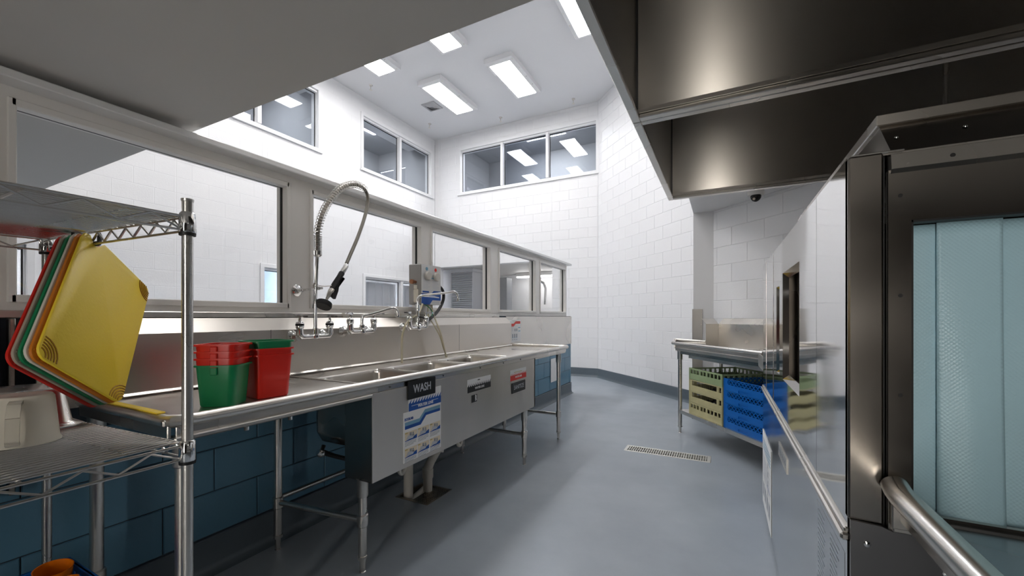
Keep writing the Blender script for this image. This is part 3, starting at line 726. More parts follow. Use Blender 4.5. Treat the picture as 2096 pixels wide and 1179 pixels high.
# ------------------------------------------------------------------ steel wall panels
mb = MB(); mb.cbox(-2.128, 3.985, .77, -2.12, 6.168, 1.195, .002); mb.cbox(-2.2, 6.166, .77, -2.12, 6.172, 1.195, .001)
tag(mb.build('wall_panel', STEEL), 'plain stainless wall panel to the right of the sink backsplash', 'panel')
tag(MB().cbox(-2.128, -1.2, .77, -2.12, .40, 1.195, .002).build('wall_panel', MAROON), 'dark red wall panel at the far left behind the wire rack', 'panel')
mb = MB(); mb.cbox(-2.12, .40, .60, -2.08, .415, 1.185, .003); mb.cbox(-2.12, .445, .60, -2.085, .46, 1.185, .003); tag(mb.build('wall_rail', STEEL_D), 'vertical steel rails beside the dark red wall panel', 'rail')

# ------------------------------------------------------------------ signs and posters on the apron
AX = -1.409
def teeth(f, a0, a1, b, h, n, m, k):
    for i in range(n):
        a = a0+(a1-a0)*i/n; d = (a1-a0)/n; f.poly([(a, b), (a+d*.75, b), (a+d*1.02, b+h), (a+d*.45, b+h*.35)], m, k)
def px_flat(y, z, x=AX): return Flat((x, y, z), (0, 1, 0), (0, 0, 1), (1, 0, 0))
f = px_flat(1.602, .70); f.sheet(.266, .105, PAPER, .001); f.rect(0, 0, .266, .05, BLUEP); teeth(f, 0, .266, .05, .022, 12, BLUEP, 1)
f.rect(.02, .036, .10, .038, PAPER, 2); f.rect(.18, .036, .24, .038, PAPER, 2)
s1 = tag(f.build('water_line_sticker'), 'blue and white water line sticker below the WASH sign', 'sticker')
text('WATER LINE', .022, PAPER, s1, (AX+.0016, 1.735, .728), ROT_PX, bold=.0004)
f = px_flat(1.563, .462); f.sheet(.303, .25, PAPER, .002)
f.poly([(.01, .165), (.13, .165), (.175, .205), (.295, .205), (.295, .238), (.165, .238), (.12, .2), (.01, .2)], BLUEP, 1)
f.poly([(.01, .182), (.12, .182), (.165, .22), (.295, .22), (.295, .238), (.165, .238), (.12, .2), (.01, .2)], LBLUE, 2)
for r_ in range(2):
    for c in range(3):
        a = .01+c*.098; b = .108-r_*.082
        f.rect(a, b, a+.09, b+.042, CREAMP, 1); f.rect(a, b-.003, a+.09, b, BLUEP, 1)
        f.poly([(a, b), (a+.09, b), (a+.09, b+.018), (a+.05, b+.006)], BLUEP, 2)
        f.poly([(a+.008, b+.004), (a+.06, b+.004), (a+.075, b+.02), (a+.022, b+.024)], LGREYP, 3); f.rect(a+.035, b+.02, a+.05, b+.036, GREYP, 3); f.rect(a+.056, b+.015, a+.066, b+.034, GREYP, 3)
        f.rect(a, b+.034, a+.02, b+.04, TANP, 3)
        for q in range(4): f.rect(a, b-.009-q*.006, a+.085-.02*(q == 3), b-.0065-q*.006, GREYP, 1)
f.rect(.01, .012, .08, .014, LBLUE, 1); f.rect(.24, .018, .29, .02, BLUEP, 1)
po = tag(f.build('instruction_poster'), 'white and blue washing instruction poster with six small pictures on the sink front', 'poster')
text('ECOLAB', .017, BLUEP, po, (AX+.003, 1.602, .462+.214), ROT_PX, bold=.0006)
for q in range(2):
    pass
f = px_flat(1.591, .775); mb = MB(); mb.cbox(AX-.0, 1.591, .772, AX+.008, 1.813, .865, .006)
ws = tag(mb.build('wash_sign', BLACKP), 'black WASH sign at the top of the sink front', 'sign'); text('WASH', .058, LGREYP, ws, (AX+.0088, 1.70, .820), ROT_PX, bold=.001, sx=.85)
f = px_flat(2.135, .715); f.sheet(.288, .082, PAPER, .001); f.rect(0, 0, .288, .036, BLACKP); teeth(f, 0, .288, .036, .02, 12, BLACKP, 1)
s2 = tag(f.build('water_line_sticker'), 'black and white water line sticker in the middle of the sink front', 'sticker'); text('WATER LINE', .02, PAPER, s2, (AX+.0016, 2.28, .734), ROT_PX, bold=.0004)
text('RINSE', .011, BLACKP, s2, (AX+.0014, 2.27, .783), ROT_PX)
f = px_flat(2.185, .648); f.sheet(.063, .046, BLACKP, .0015); f.rect(.004, .006, .028, .04, BLACKP, 1)
s3 = tag(f.build('sign_remnant'), 'small black remnant of a broken sign showing a white R', 'sign'); text('R', .05, PAPER, s3, (AX+.002, 2.233, .671), ROT_PX, bold=.002, sx=.7)
f = px_flat(2.712, .708); f.sheet(.277, .082, PAPER, .001); f.rect(0, 0, .277, .038, REDP); teeth(f, 0, .277, .038, .02, 12, REDP, 1); f.rect(.06, .058, .2, .062, TANP, 1)
s4 = tag(f.build('water_line_sticker'), 'red and white water line sticker above the SANITIZE sign', 'sticker'); text('WATER LINE', .02, PAPER, s4, (AX+.0016, 2.85, .730), ROT_PX, bold=.0004)
mb = MB(); mb.cbox(AX, 2.732, .612, AX+.006, 2.966, .692, .004); s5 = tag(mb.build('sanitize_sign', BLACKP), 'black SANITIZE sign at the right of the sink front', 'sign')
text('SANITIZE', .046, LGREYP, s5, (AX+.0068, 2.849, .652), ROT_PX, sx=.92)
# poster on the wall panel, white paper on the blue blocks
f = Flat((-2.118, 4.01, .905), (0, 1, 0), (0, 0, 1), (1, 0, 0)); W_, H_ = .335, .25; f.sheet(W_, H_, PAPER, .002)
f.poly([(.02, .175), (.15, .175), (.2, .205), (.32, .205), (.32, .235), (.2, .235), (.15, .208), (.02, .208)], REDP, 1)
for q in range(5): f.rect(.02, .16-q*.009, .14, .163-q*.009, LGREYP, 1)
for q in range(2): f.rect(.265, .155-q*.04, .32, .165-q*.04, LBLUE, 1); f.rect(.17+q*.045, .12, .195+q*.045, .15, GREYP, 1)
for q in range(4): f.rect(.06+q*.05, .05, .09+q*.05, .09, GREYP, 1); f.rect(.06+q*.05, .044, .09+q*.05, .05, LBLUE, 1); f.rect(.06+q*.05, .02, .09+q*.05, .032, LGREYP, 1)
for q in range(3): f.rect(.015, .02+q*.03, .04, .028+q*.03, LGREYP, 1)
p2 = tag(f.build('sanitizer_poster'), 'white poster with a red banner taped to the steel wall panel', 'poster'); text('ECOLAB', .018, BLUEP, p2, (-2.1155, 4.06, 1.128), ROT_PX, bold=.0006)
mb = MB(); mb.cbox(-2.122, 5.30, .28, -2.119, 5.53, .605, .001); tag(mb.build('paper_sheet', PAPER), 'blank white paper sheet hung on the blue block wall behind a sink leg', 'paper')

# ------------------------------------------------------------------ faucets
def lever_handle(mb, c, d, L_=.07):
    c = Vector(c); d = Vector(d).normalized(); s = d.cross(Vector((0, 0, 1)))
    V = []
    for t_, wd, h in ((-.012, .012, .007), (.015, .011, .006), (L_*.6, .008, .004), (L_, .012, .004)):
        p = c+d*t_; V += [p+s*wd+Vector((0, 0, h)), p-s*wd+Vector((0, 0, h)), p-s*wd-Vector((0, 0, h)), p+s*wd-Vector((0, 0, h))]
    F = [(0, 1, 2, 3), (12, 13, 14, 15)]
    for i in range(3):
        for j in range(4): F.append((i*4+j, i*4+(j+1) % 4, (i+1)*4+(j+1) % 4, (i+1)*4+j))
    mb.add(V, F)
def faucet_body(t, y0, y1, z, xo=-1.985, hy=((-1, .3), (1, .3)), tall=True):
    ym = (y0+y1)/2
    for y in (y0, y1):
        mb = MB(); mb.lathe([(.034, 0), (.033, .008), (.022, .022), (.019, .03), (.019, -xo+XB*1 if False else .058)], (XB, y, z), (1, 0, 0), 20); mb.build('wall_flange', CHROME, t)
    mb = MB(); mb.tube([(xo, y0, z+.05), (xo, y0, z+.012), (xo, y0+.012, z), (xo, y0+.03, z-.002), (xo, y1-.03, z-.002), (xo, y1-.012, z), (xo, y1, z+.012), (xo, y1, z+.05)], .0135, 14, rr=[.017, .018, .017, .013, .013, .017, .018, .017])
    mb.lathe([(.02, -.012), (.022, 0), (.02, .012)], (xo, ym, z), n=16); mb.build('body', CHROME, t)
    for y, (sg, ox) in zip((y0, y1), hy):
        mb = MB(); mb.lathe([(.017, .045), (.021, .05), (.021, .07), (.016, .078), (.008, .082), (.007, .1), (.009, .104), (.009, .11)], (xo, y, z), n=16); v = mb.build('valve', CHROME, t)
        if tall: MB().lathe([(.0215, .058), (.0215, .068)], (xo, y, z), n=16).build('valve_ring', DARK, v)
        mb = MB(); lever_handle(mb, (xo, y, z+.108), (ox, sg, 0)); mb.build('handle', CHROME, v)
PR = thing('pre_rinse_faucet', 'tall pre-rinse faucet with a spring neck and black spray valve over the sink', 'faucet', (-1.985, 1.5, 1.08))
faucet_body(PR, 1.415, 1.60, 1.085, hy=((-.25, 1), (1, .35)))
mb = MB(); mb.tube([(-1.985, 1.508, 1.09), (-1.985, 1.508, 1.3), (-1.99, 1.525, 1.538)], .0095, 12); mb.lathe([(.015, 0), (.015, .03), (.011, .034)], (-1.985, 1.508, 1.095)); mb.build('riser', CHROME, PR)
def cr(P, n):
    P = [Vector(p) for p in P]; out = []
    for i in range(len(P)-1):
        a = P[max(i-1, 0)]; b = P[i]; c = P[i+1]; d = P[min(i+2, len(P)-1)]
        for k in range(n):
            t = k/n; out.append(.5*((2*b)+(c-a)*t+(2*a-5*b+4*c-d)*t*t+(3*b-a-3*c+d)*t**3))
    out.append(P[-1]); return out
hose = cr([(-1.99, 1.527, 1.538), (-1.99, 1.528, 1.61), (-1.99, 1.530, 1.673), (-1.99, 1.558, 1.768), (-1.99, 1.613, 1.864), (-1.99, 1.68, 1.942), (-1.99, 1.776, 1.993), (-1.99, 1.852, 1.99), (-1.99, 1.886, 1.945), (-1.99, 1.879, 1.876), (-1.985, 1.843, 1.776), (-1.98, 1.79, 1.661), (-1.975, 1.731, 1.55), (-1.97, 1.689, 1.472)], 6)
mb = MB(); mb.tube(hose, .0105, 10); mb.build('hose', steel('dark_hose', (.30, .28, .25), .35), PR)
# spring coil round the first part of the hose
cum = [0]
for i in range(1, len(hose)): cum.append(cum[-1]+(hose[i]-hose[i-1]).length)
def at(s):
    for i in range(1, len(cum)):
        if cum[i] >= s: t = (s-cum[i-1])/(cum[i]-cum[i-1]); return hose[i-1].lerp(hose[i], t), (hose[i]-hose[i-1]).normalized()
    return hose[-1], (hose[-1]-hose[-2]).normalized()
P = []; Ltot = .655; s = 0; ph = 0
while s < Ltot:
    p, t = at(s); n1 = Vector((1, 0, 0)); n2 = t.cross(n1).normalized(); n1 = n2.cross(t)
    P.append(p+(n1*cos(ph)+n2*sin(ph))*.0205); tight = .0085 if s < .10 else .0175
    ph += 2*pi/10; s += tight/10
mb = MB(); mb.tube(P, .0021, 5); mb.build('spring', STEEL_T, PR)
mb = MB(); mb.lathe([(.014, -.01), (.023, 0), (.023, .02), (.014, .026)], (-1.99, 1.526, 1.53)); mb.build('ferrule', CHROME, PR)
# spray valve
d = (Vector((-1.965, 1.602, 1.346))-Vector((-1.97, 1.689, 1.472))).normalized()
sv = MB(); a = Vector((-1.97, 1.689, 1.472)); sv.lathe([(.012, -.03), (.015, -.02), (.015, .03), (.013, .035)], a, d, 14); sv = sv.build('coupling', CHROME, PR)
MB().lathe([(.014, .028), (.017, .035), (.016, .06), (.019, .12), (.017, .155)], a, d, 14).build('grip', DARK, PR)
mb = MB(); b = a+d*.15
mb.lathe([(.016, 0), (.018, .02), (.013, .045), (.009, .06), (.008, .10), (.014, .105)], b, d, 14)
vb = mb.build('valve_body', STEEL_T, PR)
mb = MB(); c = Vector((-1.965, 1.548, 1.262)); ax = Vector((.15, -.5, -.85)).normalized()
mb.lathe([(.012, -.012), (.03, 0), (.042, .01), (.044, .022), (.040, .032)], c-ax*.012, ax, 22); hd = mb.build('spray_head', DARK, PR)
MB().lathe([(.010, -.016), (.030, -.004), (.041, .006)], c-ax*.014, ax, 22).build('spray_cap', CHROME, hd)
mb = MB(); V0 = [(1.672, 1.41), (1.66, 1.418), (1.632, 1.368), (1.627, 1.338), (1.607, 1.29), (1.592, 1.30), (1.588, 1.322), (1.606, 1.33), (1.610, 1.35), (1.622, 1.372)]
mb.prism(V0, 'x', -1.965, -1.945); mb.build('trigger', DARK, PR)
mb = MB(); mb.tube([(-1.985, 1.51, 1.362), (-1.975, 1.56, 1.360), (-1.965, 1.60, 1.366), (-1.955, 1.625, 1.355)], .0035, 6); mb.tube([(-1.985, 1.51+.014*cos(q), 1.362+.014*sin(q)) for q in [i*pi/4 for i in range(8)]], .0035, 6, closed=True); mb.build('hook', STEEL_T, PR)
mb = MB(); mb.lathe([(.034, 0), (.034, .006), (.026, .014), (.012, .022), (.009, .03), (.009, .05)], (-2.2, 1.55, 1.343), (1, 0, 0), 22); mb.tube([(-2.16, 1.55, 1.343), (-1.995, 1.525, 1.347)], .0065, 8); mb.lathe([(.014, -.01), (.014, .01)], (-1.988, 1.52, 1.347), n=14); mb.cbox(-1.975, 1.515, 1.339, -1.955, 1.535, 1.355, .003); mb.build('wall_bracket', CHROME, PR)

F2 = thing('swing_faucet', 'chrome swing spout faucet in the middle of the sink backsplash', 'faucet', (-1.985, 1.8, 1.09), 'swing spout faucets on the backsplash')
faucet_body(F2, 1.745, 1.93, 1.102, hy=((-1, .3), (1, .3)), tall=False)
mb = MB(); mb.lathe([(.013, 0), (.017, .008), (.017, .03), (.012, .036)], (-1.985, 1.835, 1.108), n=14); mb.build('spout_nut', CHROME, F2)
mb = MB(); mb.tube(cr([(-1.985, 1.835, 1.13), (-1.985, 1.835, 1.175), (-1.975, 1.843, 1.197), (-1.95, 1.873, 1.205), (-1.88, 1.94, 1.236), (-1.856, 1.965, 1.245), (-1.845, 1.985, 1.235), (-1.84, 1.99, 1.21)], 3), .0088, 12); mb.lathe([(.011, 0), (.012, -.008), (.012, -.02), (.009, -.026)], (-1.84, 1.99, 1.21), n=12); mb.build('spout', CHROME, F2)
F3 = thing('swing_faucet', 'chrome faucet with a raised swing spout below the chemical dispenser', 'faucet', (-1.985, 2.35, 1.11), 'swing spout faucets on the backsplash')
faucet_body(F3, 2.265, 2.45, 1.112, hy=((-1, .4), (1, .3)), tall=False)
mb = MB(); mb.lathe([(.012, .0), (.013, .03), (.009, .034), (.009, .05), (.014, .054), (.014, .07), (.01, .075), (.01, .12), (.015, .125), (.015, .165), (.011, .17)], (-1.985, 2.355, 1.112), n=14); mb.build('vacuum_breaker', CHROME, F3)
MB().lathe([(.0145, 0), (.0145, .012)], (-1.985, 2.355, 1.235), n=14).build('blue_band', BLUEP, F3)
mb = MB(); mb.tube([(-1.985, 2.355, 1.19), (-1.965, 2.385, 1.185), (-1.96, 2.40, 1.18)], .006, 6); mb.build('valve_lever', DARK, F3)
mb = MB(); mb.tube(cr([(-1.985, 2.355, 1.275), (-1.985, 2.355, 1.315), (-1.98, 2.365, 1.335), (-1.965, 2.39, 1.347), (-1.87, 2.56, 1.375), (-1.84, 2.60, 1.383), (-1.825, 2.62, 1.37), (-1.82, 2.626, 1.335)], 3), .0088, 12); mb.lathe([(.011, 0), (.012, -.008), (.012, -.02), (.009, -.026)], (-1.82, 2.626, 1.335), n=12); mb.build('spout', CHROME, F3)

# ------------------------------------------------------------------ chemical dispenser
dp = thing('chemical_dispenser', 'grey wall dispenser box with a blue label and two round knobs', 'dispenser', (-2.1, 2.62, 1.28))
DG = plain('dispenser_grey', (150, 148, 146), .4); DW = plain('dispenser_face', (206, 206, 206), .4)
MB().cbox(-2.19, 2.49, 1.285, -2.065, 2.735, 1.60, .006).build('box', DG, dp)
f = Flat((-2.065, 2.492, 1.287), (0, 1, 0), (0, 0, 1), (1, 0, 0)); f.sheet(.241, .311, DW, .002)
f.poly([(0, 0), (.1, 0), (.135, .035), (.241, .035), (.241, .11), (.15, .11), (.115, .085), (0, .085)], BLUEP, 1); f.rect(.012, .092, .09, .105, BLUEP, 1)
for q in range(2):
    for r_ in range(9): f.rect(.02+q*.115, .125+r_*.009, .10+q*.115-.02*(r_ % 3 == 0), .128+r_*.009, LGREYP, 1)
f.rect(.07, .205, .17, .214, LBLUE, 1)
for q in range(3): f.rect(.13, .01+q*.007, .22, .013+q*.007, LGREYP, 1)
f.poly([(.015+.0, .06), (.03, .07), (.10, .066), (.16, .068), (.22, .062), (.22, .055), (.15, .058), (.03, .058)], PAPER, 2)
lb = f.build('front_label', dp)
for y, m in ((2.555, LBLUE), (2.665, REDP)): MB().lathe([(.014, 0), (.014, .002)], (-2.063, y, 1.566), (1, 0, 0), 18).build('button_dot', m, lb)
for y in (2.555, 2.665): MB().lathe([(.012, 0), (.033, .006), (.034, .02), (.03, .026), (.004, .028)], (-2.063, y, 1.51), (1, 0, 0), 24).build('knob', PVC, dp)
MB().lathe([(.012, 0), (.012, .03), (.018, .03), (.018, .05)], (-2.12, 2.49, 1.46), (0, -1, 0), 12).build('pipe_fitting', steel('copper', (.42, .2, .12), .35), dp)
mb = MB(); mb.tube([(-2.12, 2.735, 1.47)]+cr([(-2.11, 2.76, 1.455), (-2.1, 2.81, 1.41), (-2.1, 2.822, 1.349), (-2.1, 2.789, 1.286), (-2.08, 2.70, 1.224), (-2.03, 2.56, 1.180), (-2.01, 2.48, 1.155)], 4), .013, 10); mb.build('black_hose', DARK, dp)
def hz(P, r, m, nm): MB().tube(cr(P, 4), r, 8).build(nm, m, dp)
hz([(-2.09, 2.65, 1.29), (-2.06, 2.63, 1.22), (-2.0, 2.60, 1.14), (-1.95, 2.585, 1.06), (-1.93, 2.60, .95), (-1.92, 2.62, .86)], .0065, TUBEM, 'clear_tube')
hz([(-2.10, 2.62, 1.29), (-2.06, 2.57, 1.20), (-2.0, 2.57, 1.12), (-1.955, 2.58, 1.04), (-1.94, 2.61, .94), (-1.92, 2.64, .85)], .0055, TUBEM, 'clear_tube')
hz([(-2.06, 2.5, 1.29), (-2.04, 2.43, 1.215), (-1.98, 2.28, 1.18), (-1.955, 2.20, 1.145), (-1.95, 2.155, 1.06), (-1.945, 2.145, .95), (-1.94, 2.14, .83)], .0075, TUBEM, 'clear_tube')
hz([(-2.08, 2.54, 1.29), (-2.05, 2.57, 1.262), (-2.04, 2.595, 1.225), (-2.03, 2.57, 1.19)], .0035, GREEN, 'green_tube')
mb = MB(); mb.cbox(-2.13, 2.47, 1.30, -2.085, 2.489, 1.405, .008); mb.lathe([(.013, 0), (.013, .03)], (-2.107, 2.475, 1.405), n=12)
tag(mb.build('spare_bottle', CLEAR), 'small clear bottle with a cream cap strapped to the side of the dispenser', 'bottle')

# ------------------------------------------------------------------ pails
def pail(mat, W, h):
    t = thing('utility_pail', '', 'pail', (0, 0, 0))
    def sq_(a, b, z, r, n=4):
        P = []
        for cx, cy, a0 in ((a-r, b-r, 0), (-a+r, b-r, 90), (-a+r, -b+r, 180), (a-r, -b+r, 270)):
            for k in range(n+1): an = R(a0+90*k/n); P.append((cx+r*cos(an), cy+r*sin(an), z))
        return P
    prof = [(.83*W, 0, .02), (.87*W, .006, .022), (W, h-.012, .024), (W, h-.006, .024), (W+.008, h-.006, .028), (W+.008, h, .028), (W-.002, h, .024), (.85*W, .008, .02)]
    L = [sq_(a, a*.95, z, r) for a, z, r in prof]; n = len(L[0]); V = [p for l in L for p in l]; F = [tuple(range(n)), tuple((len(L)-1)*n+j for j in range(n))]
    for q in range(len(L)-1):
        for j in range(n): F.append((q*n+j, q*n+(j+1) % n, (q+1)*n+(j+1) % n, (q+1)*n+j))
    MB().add(V, F).build('pail_body', mat, t, smooth=50)
    for s_ in (-1, 1):
        mb = MB(); mb.cbox(-.012, s_*(W*.95-.001), h-.034, .012, s_*(W*.95+.006), h-.006, .003); mb.build('ear', mat, t)
    return t
pg = pail(GREEN, .066, .145); pr = pail(RED, .066, .145); pg2 = pail(GREEN, .074, .168); pr2 = pail(RED, .074, .168); GP = 'nested square sanitizer pails on the drainboard'
c1 = (-1.60, .842); c2 = (-1.62, 1.01); a1, a2 = R(36), R(-7); z0 = ZD+.001
pg.location = (*c1, z0); pg.rotation_euler[2] = a1; pg['label'] = 'green pail at the bottom of the left stack'; pg['group'] = GP
pr.location = (*c1, z0+.024); pr.rotation_euler[2] = a1; pr['label'] = 'red pail directly above the green one in the left stack'; pr['group'] = GP
dup(pr, (*c1, z0+.048), a1, 'red pail in the middle of the three red ones in the left stack', GP)
dup(pr, (*c1, z0+.072), a1, 'red pail on top of the left stack', GP)
pr2.location = (*c2, z0); pr2.rotation_euler[2] = a2; pr2['label'] = 'red pail at the bottom of the right stack'; pr2['group'] = GP
dup(pr2, (*c2, z0+.024), a2, 'red pail in the middle of the right stack', GP)
pg2.location = (*c2, z0+.052); pg2.rotation_euler[2] = a2; pg2['label'] = 'green pail on top of the right stack'; pg2['group'] = GP

# ------------------------------------------------------------------ wire rack
RK = thing('wire_rack', 'chrome wire shelving rack at the left with three shelves', 'shelf', (-1.56, .0, 0))
rx0, rx1, ry1, ry0 = -1.941, -1.183, .52, -.70
def rack_y(x): return .493+(x-rx0)*(.539-.493)/(rx1-rx0)
for x, y in ((rx1, .539), (rx0, .493), (rx1, ry0), (rx0, ry0)):
    mb = MB(); mb.cyl((x, y, .03), (x, y, 1.475), .0118, 16); p_ = mb.build('post', WIREM, RK)
    mb = MB(); mb.lathe([(.0122, 1.475), (.0135, 1.478), (.0135, 1.482), (.004, 1.484)], (x, y, 0), n=14)
    mb.build('post_cap', WIREM, p_); mb = MB(); mb.lathe([(.018, 0), (.018, .008), (.008, .012), (.008, .03)], (x, y, 0), n=14); mb.build('foot', WIREM, p_)
    mb = MB()
    for k in range(56): mb.lathe([(.0119, .05+k*.0254), (.0122, .0515+k*.0254), (.0119, .053+k*.0254)], (x, y, 0), n=14, cap=False)
    mb.build('groove_rings', WIREM, p_)['kind'] = 'stuff'
wire_me = {}
for si, (z, dz) in enumerate(((1.441, .034), (.876, .034), (.375, .034))):
    sh = MB(); inx = .018
    xs0, xs1 = rx0+inx, rx1-inx
    # perimeter: two wires and a zigzag on each side
    sides = [((rx1, ry0+.02), (rx1, .539-.016)), ((rx0, ry0+.02), (rx0, .493-.016)), ((xs0, .494), (xs1, .538)), ((xs0, ry0), (xs1, ry0))]
    for (ax_, ay_), (bx_, by_) in sides:
        a = Vector((ax_, ay_, z-.003)); b = Vector((bx_, by_, z-.003)); dn = Vector((0, 0, -dz))
        sh.tube([a, b], .0032, 6); sh.tube([a+dn, b+dn], .0032, 6)
        L_ = (b-a).length; n = max(4, int(L_/(.038 if abs(bx_-ax_) > .1 else .056))); P = []
        for k in range(n+1): P.append(a.lerp(b, k/n)+Vector((0, 0, -.003 if k % 2 == 0 else -dz+.003)))
        sh.tube(P, .0026, 5)
    shelf = sh.build('shelf', WIREM, RK)
    for x, y in ((rx1, .539), (rx0, .493), (rx1, ry0), (rx0, ry0)):
        mb = MB(); mb.lathe([(.0155, z-.045), (.0185, z-.04), (.0165, z+.004), (.0135, z+.008)], (x, y, 0), n=16); c_ = mb.build('collar', CHROME, shelf)
        mb = MB(); mb.lathe([(.0172, z-.05), (.0178, z-.043)], (x, y, 0), n=16); mb.build('collar_ring', DARK, shelf)
    n = 35
    for k in range(n):
        x = rx0+.02+(rx1-rx0-.04)*(k+.5)/n
        if 'w' not in wire_me:
            m_ = MB(); m_.tube([(0, 0, 0), (0, 1, 0)], .0028, 6); o = m_.build('wire', WIREM, shelf, org=(0, 0, 0)); wire_me['w'] = o.data
        else:
            o = bpy.data.objects.new('wire', wire_me['w']); COL.objects.link(o); o.parent = shelf
        o.location = Vector((x, ry0+.004, z-.001))-ORG[shelf.name]; o.scale = (1, rack_y(x)-ry0-.006, 1)
    for y in (-.45, -.2, .05, .27):
        mb = MB(); nn = 22; a = Vector((rx0+.01, y, z-.006)); b = Vector((rx1-.01, y, z-.006)); mb.tube([a, b], .003, 5); mb.tube([a+Vector((.02, 0, -.028)), b+Vector((-.02, 0, -.028))], .003, 5) if si == 0 and y < .2 and y > -.1 else None
        if si == 0 and -.1 < y < .2: mb.tube([a.lerp(b, k/nn)+Vector((0, 0, -.002 if k % 2 else -.026)) for k in range(1, nn)], .0024, 5)
        mb.build('rib', WIREM, shelf)

# ------------------------------------------------------------------ cutting boards hanging from the rack
TLc = Vector((-1.72, .51, 1.463)); Rc = Vector((-1.858, .719, 1.289)); BLc = Vector((-1.497, .353, 1.097))
O0 = Vector((0, 0, 1.19)); SCL = .955
TLc, Rc, BLc = [O0+(p-O0)*SCL+Vector((0, .006, 0)) for p in (TLc, Rc, BLc)]
ex = (Rc-TLc); bw = ex.length; ex.normalize(); ez = (TLc-BLc); bh = ez.length; ez.normalize(); en_ = ez.cross(ex).normalized()
if en_.dot(O0-TLc) < 0: en_ = -en_
def board(off, mat, label, dx=0, dz=0, t=.0092, detail=False, rot=0.0):
    C = (TLc+Rc)/2+(BLc-TLc)/2+en_*off+ex*dx+ez*dz
    th = thing('cutting_board', label, 'cutting board', C, 'cutting boards hanging from the rack')
    M = Matrix((ex, ez, en_)).transposed().to_4x4(); M = Matrix.Translation(C) @ M @ Matrix.Rotation(rot, 4, 'Z')
    def outline(a, b, r, n=5):
        P = []
        for cx, cy, a0 in ((a-r, b-r, 0), (-a+r, b-r, 90), (-a+r, -b+r, 180), (a-r, -b+r, 270)):
            if a0 == 90:    # hook corner: a hanging notch is cut into it
                P += [(-a+.075, b), (-a+.068, b-.012), (-a+.055, b-.03), (-a+.035, b-.03), (-a+.018, b-.014), (-a+.006, b-.02), (-a, b-.04)]
            else:
                for k in range(n+1): an = R(a0+90*k/n); P.append((cx+r*cos(an), cy+r*sin(an)))
        return P
    mb = MB(); mb.M = M; a, b = bw/2, bh/2
    P = outline(a, b, .028); Q = outline(a-.0025, b-.0025, .026); n = len(P)
    V = [(x, y, -t/2) for x, y in Q]+[(x, y, -t/2+.002) for x, y in P]+[(x, y, t/2-.002) for x, y in P]+[(x, y, t/2) for x, y in Q]
    F = [tuple(range(n)), tuple(3*n+j for j in range(n))]
    for q in range(3):
        for j in range(n): F.append((q*n+j, q*n+(j+1) % n, (q+1)*n+(j+1) % n, (q+1)*n+j))
    mb.add(V, F); mb.build('board', mat, th, smooth=40)
    # grip pads in the corners: quarter rings
    for sx, sy in ((1, 1), (-1, -1), (1, -1)):
        if not detail and (sx, sy) != (-1, -1): continue
        mb = MB(); mb.M = M
        for rr in (.018, .026, .034, .042, .05):
            cx, cy = sx*(a-.004), sy*(b-.004); pts = []
            for k in range(7):
                an = R(90*k/6); pts.append((cx-sx*rr*cos(an), cy-sy*rr*sin(an), t/2))
            mb.tube(pts, .0021, 5)
        mb.build('grip_ridges', YELD if mat is YEL else mat, th)
    return th
board(0, YEL, 'yellow cutting board at the front of the hanging stack', detail=True)
board(-.0112, GOLD, 'amber cutting board right behind the yellow one', dx=-.003, dz=-.004)
board(-.0224, WPL, 'white cutting board third from the front of the hanging stack', dx=-.003, dz=-.002)
board(-.0330, GREEN, 'green cutting board behind the white one in the hanging stack', dx=-.002, dz=-.004)
board(-.0445, TPL, 'brownish grey cutting board between the green and the red one', dx=-.004, dz=-.004)
board(-.0560, RED, 'red cutting board at the back of the hanging stack', dx=-.002, dz=-.006)
hk = MB(); p0 = TLc+ex*.042-ez*.028
hk.tube([p0-en_*.10, p0+en_*.014, p0+en_*.016+Vector((0, 0, .02)), p0+en_*.012+Vector((0, 0, .03))], .006, 8)
hk.tube([p0-en_*.05, p0-en_*.05+Vector((0, 0, .04))], .004, 6); tag(hk.build('hook', DARK), 'black hook under the top wire shelf holding the cutting boards', 'hook')
# thin yellow strip set along the sink's end rim
mb = MB(); mb.cbox(-1.93, SY0+.006, .9035, -1.475, SY0+.03, .9085, .002); tag(mb.build('rim_strip', YEL), 'thin yellow strip along the left end rim of the sink', 'strip')

# ------------------------------------------------------------------ things on the wire shelves
pt = thing('plastic_pitcher', 'upside-down frosted plastic measuring pitcher on the middle wire shelf', 'pitcher', (-1.545, .352, .878))
cx, cy, zz = -1.545, .352, .8785
mb = MB(); mb.lathe([(.066, 0), (.066, .004), (.0625, .010), (.054, .112), (.050, .118), (.044, .1195), (.036, .116), (.001, .116)], (cx, cy, zz), n=36, cap=False)
mb.lathe([(.0645, .001), (.0605, .010), (.052, .110), (.047, .1155), (.001, .1135)], (cx, cy, zz), n=36, cap=False); mb.build('pitcher_body', CLEAR, pt, smooth=40)
mb = MB(); dv = Vector((.92, -.39, 0)).normalized(); sd_ = Vector((-dv.y, dv.x, 0)); c0 = Vector((cx, cy, zz))
pts = [c0+dv*.056+Vector((0, 0, .108)), c0+dv*.074+Vector((0, 0, .104)), c0+dv*.088+Vector((0, 0, .075)), c0+dv*.094+Vector((0, 0, .02)), c0+dv*.086+Vector((0, 0, .012))]
for i in range(4):
    a, b = pts[i], pts[i+1]; w2 = sd_*.011; n_ = (b-a).cross(sd_).normalized()*.004
    mb.add([a+w2+n_, a-w2+n_, a-w2-n_, a+w2-n_, b+w2+n_, b-w2+n_, b-w2-n_, b+w2-n_], [(0, 1, 2, 3), (4, 5, 6, 7), (0, 1, 5, 4), (1, 2, 6, 5), (2, 3, 7, 6), (3, 0, 4, 7)])
mb.build('handle', plain('clear_handle', (240, 236, 226), .15, trans=.6, ior=1.3), pt, smooth=0)
